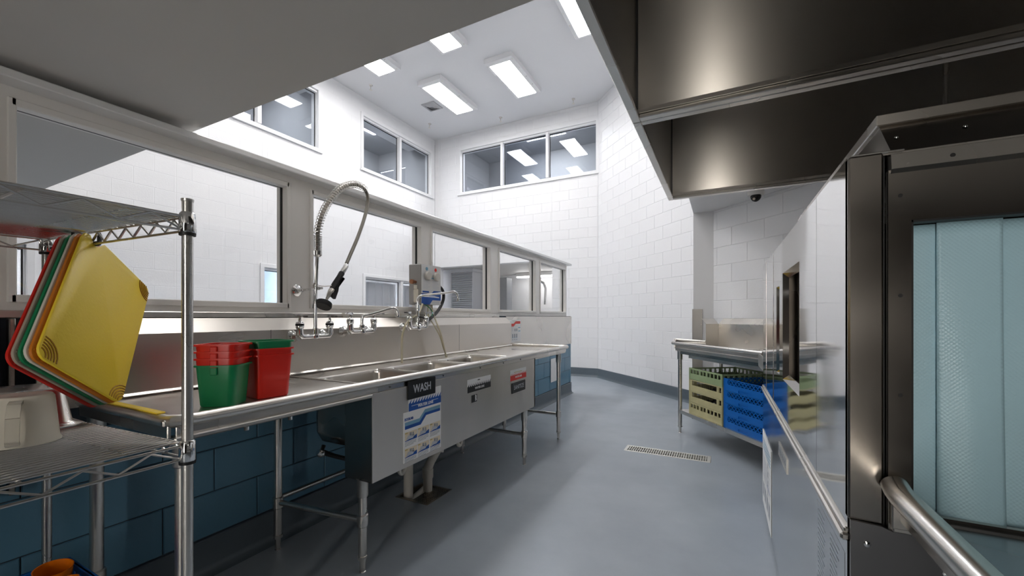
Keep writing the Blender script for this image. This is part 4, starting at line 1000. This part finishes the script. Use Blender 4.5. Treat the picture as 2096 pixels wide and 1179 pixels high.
# steel pan upside down
pn = thing('steam_pan', 'upside-down stainless food pan behind the pitcher on the middle wire shelf', 'pan', (-1.78, .35, .877))
def rloop(x0, x1, y0, y1, z, r, n=5):
    P = []
    for cx_, cy_, a0 in ((x1-r, y1-r, 0), (x0+r, y1-r, 90), (x0+r, y0+r, 180), (x1-r, y0+r, 270)):
        for k in range(n+1): an = R(a0+90*k/n); P.append((cx_+r*cos(an), cy_+r*sin(an), z))
    return P
px0, px1, py0, py1 = -1.915, -1.657, .16, .502
prof = [(0, .878, .03), (0, .8815, .03), (.012, .884, .03), (.018, .89, .03), (.030, .975, .03), (.036, .984, .03), (.046, .987, .025)]
L_ = [rloop(px0+a, px1-a, py0+a, py1-a, z, r) for a, z, r in prof]; n = len(L_[0]); F = [tuple((len(L_)-1)*n+j for j in range(n))]
for q in range(len(L_)-1):
    for j in range(n): F.append((q*n+j, q*n+(j+1) % n, (q+1)*n+(j+1) % n, (q+1)*n+j))
MB().add([p for l in L_ for p in l], F).build('pan_body', STEEL, pn, smooth=50)
# basket with scoops on the lowest shelf
bk = thing('plastic_basket', 'blue perforated plastic basket on the lowest wire shelf', 'basket', (-1.70, .36, .377)); bx0, bx1, by0, by1, bz0, bz1 = -1.76, -1.44, .23, .492, .378, .462
mb = MB(); mb.box(bx0, by0, bz0, bx1, by1, bz0+.004)
for (a, b, c, d) in ((bx0, by0, bx1, by0+.004), (bx0, by1-.004, bx1, by1), (bx0, by0, bx0+.004, by1), (bx1-.004, by0, bx1, by1)):
    mb.box(a, b, bz0, c, d, bz0+.02); mb.box(a, b, bz1-.022, c, d, bz1)
    n = 14
    for k in range(n+1):
        if c-a > d-b: x = a+(c-a-.008)*k/n; mb.box(x, b, bz0+.02, x+.008, d, bz1-.022)
        else: y = b+(d-b-.008)*k/n; mb.box(a, y, bz0+.02, c, y+.008, bz1-.022)
mb.cbox(bx0-.006, by0-.006, bz1-.006, bx1+.006, by0+.006, bz1, .002); mb.cbox(bx0-.006, by1-.006, bz1-.006, bx1+.006, by1+.006, bz1, .002); mb.cbox(bx0-.006, by0, bz1-.006, bx0+.006, by1, bz1, .002); mb.cbox(bx1-.006, by0, bz1-.006, bx1+.006, by1, bz1, .002)
mb.build('basket_body', BLUEPL, bk, smooth=0)
def cup(c, r, h, tilt, mat, label):
    mb = MB(); M = Matrix.Translation(c) @ Matrix.Rotation(tilt, 4, 'Y'); mb.M = M
    mb.lathe([(r*.8, 0), (r*.86, .006), (r, h-.004), (r*1.02, h), (r*.96, h), (r*.78, .006)], (0, 0, 0), n=24); return tag(mb.build('plastic_cup', mat), label, 'cup')
cup((-1.69, .438, .385), .040, .10, R(8), ORNG, 'large orange plastic cup in the blue basket')
cup((-1.59, .435, .384), .032, .088, R(-6), ORNG, 'small orange plastic cup beside the larger one in the blue basket')
cup((-1.50, .448, .384), .030, .084, R(4), RED, 'red plastic cup in the blue basket')

# ------------------------------------------------------------------ dish table, racks
A2 = Vector((-.45, 4.56, 0)); B2 = Vector((.235, 3.60, 0)); e2 = (B2-A2).normalized(); n2 = Vector((-e2.y, e2.x, 0))   # n2 points to the wall
dt = thing('dish_table', 'stainless dish landing table with undershelf by the white block wall', 'table', (.1, 4.4, 0))
ZT = .872; ZR = .918
C2 = Vector((-.50, 5.10, 0)); E2 = Vector((-.165, 4.90, 0)); G2 = Vector((-.045, 5.0, 0)); H2 = Vector((.95, 4.03, 0)); J2 = Vector((.95, 3.08, 0)); K2 = Vector((.245, 3.08, 0))
poly = [A2, B2, K2, J2, H2, G2, E2, C2]
mb = MB(); n = len(poly); V = [(p.x, p.y, ZT-.006) for p in poly]+[(p.x, p.y, ZT) for p in poly]
mb.add(V, [tuple(range(n)), tuple(range(n, 2*n))]+[(i, (i+1) % n, n+(i+1) % n, n+i) for i in range(n)]); mb.build('table_top', STEEL, dt, smooth=0)
mb = MB()
def up(p, z): return (p.x, p.y, z)
mb.tube([up(E2, ZR+.0), up(C2, ZR), up(A2-e2*.03, ZR), up(B2, ZR-.0), up(B2+Vector((.03, -.06, 0)), ZR)], .0165, 12); mb.build('rolled_rim', STEEL_T, dt)
mb = MB()
def vpanel(mb, a, b, z0_, z1_, t=.004):
    d_ = (b-a).normalized(); q = Vector((-d_.y, d_.x, 0))*t
    mb.add([up(a, z0_), up(b, z0_), up(b+q, z0_), up(a+q, z0_), up(a, z1_), up(b, z1_), up(b+q, z1_), up(a+q, z1_)], [(0, 3, 2, 1), (4, 5, 6, 7), (0, 1, 5, 4), (1, 2, 6, 5), (2, 3, 7, 6), (3, 0, 4, 7)])
off = n2*.012
vpanel(mb, A2+off, B2+off, ZT-.03, ZR); vpanel(mb, C2, A2, ZT-.03, ZR); vpanel(mb, E2, C2, ZT-.01, ZR); vpanel(mb, B2, K2, ZT-.05, ZR); mb.build('rim_wall', STEEL, dt, smooth=0)
mb = MB(); vpanel(mb, A2+e2*.02+n2*.03, B2+n2*.03, ZT-.06, ZT-.006, .02); mb.build('front_channel', STEEL_D, dt, smooth=0)
mb = MB(); vpanel(mb, A2+e2*.13+n2*.08, B2+n2*.08, .775, ZT-.006); mb.build('under_panel', STEEL, dt, smooth=0)
# backsplash with sloped top
def splash(a, b, nm):
    d_ = (b-a).normalized(); q = Vector((-d_.y, d_.x, 0))
    if q.y < 0: q = -q
    mb = MB(); P = [(a, 0, ZT-.01), (b, 0, ZT-.01), (a, 0, 1.113), (b, 0, 1.113), (a, .07, 1.172), (b, .07, 1.172)]
    V = [up(p+q*o_, z) for p, o_, z in P]+[up(p+q*(o_+.004), z-.002) for p, o_, z in P]
    mb.add(V, [(0, 1, 3, 2), (2, 3, 5, 4), (6, 8, 9, 7), (8, 10, 11, 9), (0, 2, 8, 6), (2, 4, 10, 8), (1, 7, 9, 3), (3, 9, 11, 5), (4, 5, 11, 10), (0, 6, 7, 1)]); mb.build(nm, STEEL, dt, smooth=0)
splash(E2, G2, 'backsplash'); splash(G2, H2, 'backsplash')
mb = MB(); mb.tube([up(G2, ZT), up(G2, 1.113)], .004, 6); mb.build('weld_seam', STEEL_T, dt)
leg(-.395, 4.552, ZT-.03, dt, bars=False); leg(-.02, 4.92, ZT-.02, dt, bars=False); leg(.33, 3.40, ZT-.02, dt, bars=False); leg(.88, 3.6, ZT-.02, dt, bars=False)
# undershelf
S0 = A2+e2*.09+n2*.0; S1 = B2+e2*.06; wd = n2*.50
mb = MB(); q = [S0, S1, S1+wd, S0+wd]; mb.add([up(p, .215) for p in q]+[up(p, .251) for p in q], [(0, 1, 2, 3), (4, 5, 6, 7), (0, 1, 5, 4), (1, 2, 6, 5), (2, 3, 7, 6), (3, 0, 4, 7)]); mb.build('undershelf', STEEL, dt, smooth=0)

def rack_proto(name, mat, dark, h, style):
    """open dish rack, local: x along front, y depth, front face at y=0"""
    t = thing(name, '', 'dish rack', (0, 0, 0)); W = .495; t_ = .01
    mb = MB()
    def side(M):
        mb.M = M; y0, y1 = 0, t_
        if style == 'grid':
            mb.box(0, y0, 0, W, y1, h*.52); mb.box(0, y0, h*.86, W, y1, h-.002); n = 9
            for k in range(n+1):
                x = .012+(W-.024)*k/n; wk = .012 if k in (0, 3, 5, n) else .006; mb.box(x-wk, y0, h*.52, x+wk, y1, h*.86)
        elif style == 'open':
            mb.box(0, y0, 0, W, y1, h*.50); mb.box(0, y0, h*.90, W, y1, h-.002)
            for x0, x1 in ((0, .045), (W-.075, W-.045), (W-.012, W)): mb.box(x0, y0, h*.5, x1, y1, h*.9)
        elif style == 'lattice':
            mb.box(0, y0, h*.24, W, y1, h*.52); mb.box(0, y0, 0, W*.36, y1, h*.24); mb.box(W*.58, y0, 0, W, y1, h*.24); mb.box(W*.36, y0, 0, W*.58, y1, h*.05); mb.box(W*.36, y0+.006, h*.05, W*.58, y1, h*.24)
            mb.box(0, y0, h*.93, W, y1, h-.002); mb.box(0, y0, h*.52, .045, y1, h*.93); mb.box(W-.045, y0, h*.52, W, y1, h*.93)
            n = 10
            for k in range(n):
                a = .045+(W-.09)*k/n; b = .045+(W-.09)*(k+1)/n; r = .0045
                for (u0, u1) in ((a, b), (b, a)):
                    mb.add([(u0-r, y0, h*.52), (u0+r, y0, h*.52), (u1+r, y0, h*.93), (u1-r, y0, h*.93), (u0-r, y1, h*.52), (u0+r, y1, h*.52), (u1+r, y1, h*.93), (u1-r, y1, h*.93)], [(0, 1, 2, 3), (4, 7, 6, 5), (0, 3, 7, 4), (1, 5, 6, 2)])
        else:
            mb.box(0, y0, 0, W, y1, h*.3); mb.box(0, y0, h*.9, W, y1, h-.002); n = 12
            for k in range(n+1): x = .006+(W-.012)*k/n; mb.box(x-.005, y0, h*.3, x+.005, y1, h*.9)
    T = Matrix.Translation
    side(Matrix.Identity(4)); side(T((W, W, 0)) @ Matrix.Rotation(pi, 4, 'Z')); side(T((W, 0, 0)) @ Matrix.Rotation(pi/2, 4, 'Z')); side(T((0, W, 0)) @ Matrix.Rotation(-pi/2, 4, 'Z'))
    mb.M = Matrix.Identity(4)
    for x, y in ((0, 0), (W, 0), (0, W), (W, W)): mb.cyl((x+(.004 if x == 0 else -.004), y+(.004 if y == 0 else -.004), 0), (x+(.004 if x == 0 else -.004), y+(.004 if y == 0 else -.004), h), .009, 8)
    mb.build('rack_frame', mat, t, smooth=30)
    mb = MB()
    for k in range(1, 8): mb.box(W*k/8-.002, t_, .004, W*k/8+.002, W-t_, .012); mb.box(t_, W*k/8-.002, .004, W-t_, W*k/8+.002, .012)
    for i in range(1, 8):
        for j in range(1, 8):
            x, y = W*i/8, W*j/8; mb.cyl((x, y, .008), (x+.004, y, h*.8), .0025, 4)
    mb.build('peg_grid', dark, t, smooth=0)
    return t
rz2 = math.atan2(e2.y, e2.x); base = A2+n2*.022
def place(proto, first, s, y, z, label, group):
    p = base+e2*s+n2*y
    loc = (p.x, p.y, z)
    if first: proto.location = loc; proto.rotation_euler = (0, 0, rz2); proto['label'] = label; proto['group'] = group; return proto
    return dup(proto, loc, rz2, label, group)
GR = 'dish racks stacked on the undershelf of the dish table'
hb = .1105
r1 = rack_proto('dish_rack', BEIGE, BLKPL, hb, 'grid'); r2 = rack_proto('dish_rack', BEIGE, BLKPL, hb, 'open'); r3 = rack_proto('dish_rack', BEIGEG, BLKPL, hb, 'grid')
place(r1, True, .235, 0, .2515, 'beige dish rack with square slots, lowest of its stack', GR)
place(r2, True, .235, 0, .2515+hb, 'beige dish rack with wide open sides, second from the bottom', GR)
place(r2, False, .235, 0, .2515+2*hb, 'beige dish rack with wide open sides, third from the bottom', GR)
place(r3, True, .235, 0, .2515+3*hb, 'sage green dish rack with square slots on top of the beige stack', GR)
hl = .104
r4 = rack_proto('dish_rack', BLUEPL, BLKPL, hl, 'lattice')
for k, nm in enumerate(('lowest of the blue stack', 'second from the bottom of the blue stack', 'third from the bottom of the blue stack', 'topmost of the blue stack')):
    place(r4, k == 0, .755, 0, .2515+k*hl, 'blue dish rack with a lattice side, '+nm, GR)
r5 = rack_proto('dish_rack', BLKPL, BLKPL, hb, 'slats')
r5.scale = (1, .62, 1)
place(r5, True, .74, .5, .2515+.001, 'black dish rack behind the blue stack, lowest', GR)
for k in (1, 2, 3): place(r5, False, .74, .5, .2525+k*hb*1.05, ('', 'black dish rack behind the blue stack, second from the bottom', 'black dish rack behind the blue stack, third from the bottom', 'black dish rack showing above the blue stack, topmost behind it')[k], GR)
# black racks stand on a low shelf extension behind the blue ones
S2 = S0+wd; mb = MB(); q = [S0+wd*1.02+e2*.6, S1+wd*1.02, S1+wd*1.62, S0+wd*1.62+e2*.75]; mb.add([up(p, .215) for p in q]+[up(p, .251) for p in q], [(0, 1, 2, 3), (4, 5, 6, 7), (0, 1, 5, 4), (1, 2, 6, 5), (2, 3, 7, 6), (3, 0, 4, 7)]); mb.build('undershelf', STEEL, dt, smooth=0)

# ------------------------------------------------------------------ dish machine
X0, Y0, Y1, ZM, ZS = .225, 1.055, 3.04, 1.513, .75
dm = thing('dish_machine', 'large stainless conveyor dish machine with a strip curtain at the right', 'dishwasher', (.7, 2.05, 0))
t = .012
hole1 = (1.65, 2.08, .925, 1.375); hole2 = (2.19, 2.31, .93, 1.33)
def side_panel(y0, y1, nm, ops=()):
    mb = MB()
    for r in rects_minus(y0+.0015, y1-.0015, ZS+.012, ZM, [h for h in ops]): mb.box(X0, r[0], r[2], X0+t, r[1], r[3])
    return mb.build(nm, STEEL_M, dm, smooth=0)
side_panel(Y0, 1.369, 'side_panel'); door = side_panel(1.369, 2.44, 'access_door', (hole1, hole2)); side_panel(2.44, 2.83, 'side_panel'); side_panel(2.83, Y1, 'side_panel')
mb = MB()
for y in (2.45, 2.83): mb.cbox(X0-.002, y-.008, ZS+.02, X0+.002, y+.004, ZM, .003)
mb.build('edge_strip', STEEL_M, dm)
for (a, b, c, d) in (hole1, hole2):
    mb = MB(); D = .05
    mb.box(X0+D, a-.01, c-.01, X0+D+.006, b+.01, d+.01)
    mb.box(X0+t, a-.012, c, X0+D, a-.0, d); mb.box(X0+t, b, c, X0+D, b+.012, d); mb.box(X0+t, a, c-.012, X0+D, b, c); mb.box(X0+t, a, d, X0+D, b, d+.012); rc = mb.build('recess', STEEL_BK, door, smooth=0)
    mb = MB()
    for s_, (p, q) in enumerate(((a, a+.008), (b-.0, b-.008))): mb.add([(X0, p, c), (X0+.022, q, c+.02), (X0+.022, q, d-.02), (X0, p, d)], [(0, 1, 2, 3)])
    mb.add([(X0, a, c), (X0+.022, a+.008, c+.02), (X0+.022, b-.008, c+.02), (X0, b, c)], [(0, 1, 2, 3)]); mb.add([(X0, a, d), (X0+.022, a+.008, d-.02), (X0+.022, b-.008, d-.02), (X0, b, d)], [(0, 1, 2, 3)])
    mb.build('recess_lip', STEEL_M, door, smooth=0)
mb = MB(); mb.box(X0+.035, 1.86, .95, X0+.05, 1.875, 1.35)
for z in (1.30, 1.18, 1.065, .955):
    mb.lathe([(.011, 0), (.009, .006), (.003, .008)], (X0+.049, 1.80, z), (-1, 0, 0), 12); mb.lathe([(.009, 0), (.007, .006)], (X0+.049, 1.95, z), (-1, 0, 0), 12)
mb.build('screw', CHROME, door)
mb = MB(); mb.cbox(X0-.012, Y0-.002, ZS-.016, X0+.004, Y1, ZS+.0, .004); mb.cbox(X0-.006, Y0, ZS+.0, X0+.004, Y1, ZS+.012, .003); mb.build('trim_rail', STEEL, dm)
MB().box(X0, Y0+.003, .012, X0+t, Y1, ZS-.016).build('lower_panel', steel('lower_panel_steel', (.60, .61, .63), .12, rv=.03, wave=.08), dm, smooth=0)
MB().box(X0+t, Y1-.02, .0, 1.2, Y1, ZM).build('end_panel', STEEL, dm, smooth=0)
MB().box(X0+.004, Y0+.004, ZM-.004, 1.2, Y1, ZM).build('top_panel', STEEL, dm, smooth=0)
MB().box(X0+.03, Y0+.05, .012, 1.2, Y1-.03, .06).build('base_pan', STEEL_DK, dm, smooth=0)
# front face: corner post, gap, frame with an opening
mb = MB(); mb.cbox(X0, Y0-.004, ZS+.03, .2805, Y0+.02, ZM, .0035); mb.build('corner_post', STEEL_D, dm)
mb = MB(); mb.box(.2805, Y0+.012, ZS+.02, .286, Y0+.02, ZM-.005); mb.build('gap_strip', DARK, dm, smooth=0)
mb = MB(); OX0, OX1, OZ0, OZ1 = .320, .98, .80, 1.375
for r in rects_minus(.286, 1.15, ZS+.01, 1.475, [(OX0, OX1, .815, OZ1)]): mb.box(r[0], Y0-.008, r[2], r[1], Y0+.004, r[3])
fm = mb.build('front_frame', STEEL_D, dm, smooth=0)
mb = MB(); mb.prism([(Y0-.008, 1.468), (Y0-.016, 1.475), (Y0-.012, 1.504), (Y0+.01, 1.512), (Y0+.01, 1.47)], 'x', .289, 1.15); mb.build('top_flange', STEEL, dm, smooth=0)
mb = MB()
for x, z in ((.304, 1.424), (.304, 1.231), (.304, 1.039)): mb.lathe([(.0036, 0), (.0036, .0005)], (x, Y0-.0082, z), (0, -1, 0), 14)
for x in (.375, .56): mb.lathe([(.0038, 0), (.0038, .0006)], (x, Y0-.0142, 1.487), (0, -1, 0), 14)
mb.build('bolt_hole', DARK, fm)
mb = MB()
for x in (.313, .423, .50): mb.lathe([(.003, 0), (.002, .0012)], (x, Y0-.014, 1.482), (0, -1, 0), 10)
mb.build('rivet', STEEL, dm)
mb = MB(); mb.box(OX0-.001, Y0-.0075, .80, OX0+.003, Y0+.02, OZ1); mb.box(OX0, Y0-.0075, OZ1-.004, OX1, Y0+.02, OZ1+.0); mb.build('opening_seal', DARK, dm, smooth=0)
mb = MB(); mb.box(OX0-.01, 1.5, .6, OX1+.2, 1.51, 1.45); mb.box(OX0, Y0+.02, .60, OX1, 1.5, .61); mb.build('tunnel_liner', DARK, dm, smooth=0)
# lower front skirt with screws
mb = MB(); mb.prism([(X0+.002, .02), (1.15, .02), (1.15, .775), (.29, .775), (.275, .781), (X0+.002, .783)], 'y', Y0-.014, Y0-.006); mb.build('front_skirt', STEEL_DK, dm, smooth=0)
mb = MB()
for x, z in ((.2525, .742), (.366, .716)): mb.lathe([(.0062, 0), (.0056, .002), (.002, .0035)], (x, Y0-.014, z), (0, -1, 0), 16)
sc_ = mb.build('screw', CHROME, dm)
MB().cbox(.29, Y0-.02, .7765, .32, Y0+.0, .80, .002).build('drip_lip', STEEL, dm)
# upper box with sloped front
mb = MB(); mb.prism([(1.105, ZM), (1.20, 1.617), (2.27, 1.617), (2.35, ZM)], 'x', .312, 1.15); mb.build('upper_housing', STEEL_D, dm, smooth=0)
mb = MB(); mb.cbox(.306, 1.193, 1.617, 1.16, 2.28, 1.642, .002); mb.build('lid', steel('lid_steel', (.66, .62, .57), .3), dm)
for x, z, y in ((.33, 1.575, 1.160), (.437, 1.577, 1.162)): MB().lathe([(.004, 0), (.003, .0015)], (x, y-.001, z), (0, -.74, .67), 12).build('rivet', CHROME, dm)
MB().cbox(X0+.005, Y0-.002, ZM-.001, .312, 2.3, ZM+.003, .001).build('top_edge', STEEL_M, dm)
# strip curtain
def strip(x0, x1, y, z0_, z1_, bow, label=None, zc=None):
    mb = MB(); n, m = 14, 24; V = []
    for j in range(m+1):
        for i in range(n+1):
            u = i/n; v = j/m
            V.append((x0+(x1-x0)*u, y-bow*(4*u*(1-u))*(.4+.6*v)*v-.012*v*v*(u if bow > 0 else 0), z1_+(z0_-z1_)*v-(0 if zc is None else zc*u*v)))
    k = len(V); F = []
    for j in range(m):
        for i in range(n): F.append((j*(n+1)+i, j*(n+1)+i+1, (j+1)*(n+1)+i+1, (j+1)*(n+1)+i))
    mb.add(V, F); o = mb.build('curtain_strip', CURT, dm, smooth=60)
    md = o.modifiers.new('solid', 'SOLIDIFY'); md.thickness = .0025; return o
strip(.322, .372, 1.088, .80, OZ1-.004, .0); strip(.366, .455, 1.078, .80, OZ1-.004, .012, zc=.012); strip(.45, .56, 1.092, .79, OZ1-.004, .004)
strip(.55, .66, 1.08, .80, OZ1-.004, .008); strip(.65, .76, 1.09, .79, OZ1-.004, .004); strip(.75, .86, 1.08, .8, OZ1-.004, .008); strip(.85, .97, 1.09, .79, OZ1-.004, .004)
# prints on the side panel
f = Flat((X0-.001, 3.03, .035), (0, -1, 0), (0, 0, 1), (-1, 0, 0)); f.sheet(.50, .45, PAPER, .002)
for q in range(4): f.rect(.03, .40-q*.018, .47, .41-q*.018, LBLUE, 1)
for q in range(16): f.rect(.04, .30-q*.008, .46-.05*(q % 3), .304-q*.008, LGREYP, 1)
f.rect(.3, .20, .47, .205, BLUEP, 2)
for q in range(4): f.rect(.04+q*.11, .06, .12+q*.11, .14, GREYP, 1); f.rect(.33, .31-q*.05, .36, .34-q*.05, GREYP, 3)
tag(f.build('instruction_poster'), 'white instruction poster low on the far end of the dish machine side', 'poster')
f = Flat((X0-.0005, 2.20, .57), (0, -1, 0), (0, 0, 1), (-1, 0, 0)); f.sheet(.27, .06, STEEL, .003)
for q in range(7): f.rect(.02+q*.034, .012, .032+q*.034, .048, GREYP, 1); f.rect(.02+q*.034, .026, .044+q*.034, .034, GREYP, 2)
f.build('name_plate', dm)
f = Flat((X0-.0003, 1.36, .28), (0, -1, 0), (0, 0, 1), (-1, 0, 0)); LP = plain('label_film', (172, 178, 186), .2, metal=.5); LT = plain('label_text', (138, 144, 156), .3); f.sheet(.285, .42, LP, .0004)
for c in range(2):
    for q in range(30):
        w_ = .10*(.6+.4*random.random()); f.rect(.02+c*.135, .40-q*.0125, .02+c*.135+w_, .404-q*.0125, LT, 1)
f.build('data_label', dm)
# ------------------------------------------------------------------ loading table in front of the machine
lt = thing('loading_table', 'stainless loading table with a thick rolled rim in front of the dish machine', 'table', (.7, .3, 0))
tx = .292; tr = .021
mb = MB(); mb.tube([(tx, -1.0, .858), (tx, .99, .858), (tx, 1.02, .862), (tx, 1.035, .868)], tr, 24); mb.build('rolled_rim', steel('rim_steel', (.66, .63, .59), .24, rv=.05), lt)
MB().box(tx+.012, -1.0, .80, 1.3, 1.033, .805).build('table_top', steel('shaded_table_steel', (.34, .36, .38), .25), lt, smooth=0)  # weak light on the table top put into a darker steel colour
MB().box(tx+.008, -1.0, .80, tx+.012, 1.033, .86).build('rim_wall', STEEL_D, lt, smooth=0)
mb = MB(); mb.cbox(.288, 1.033, .784, .318, 1.043, .852, .002); mb.build('mounting_bracket', STEEL, lt)
for x, y in ((.42, -.9), (1.2, -.9)): leg(x, y, .8, lt, bars=False)
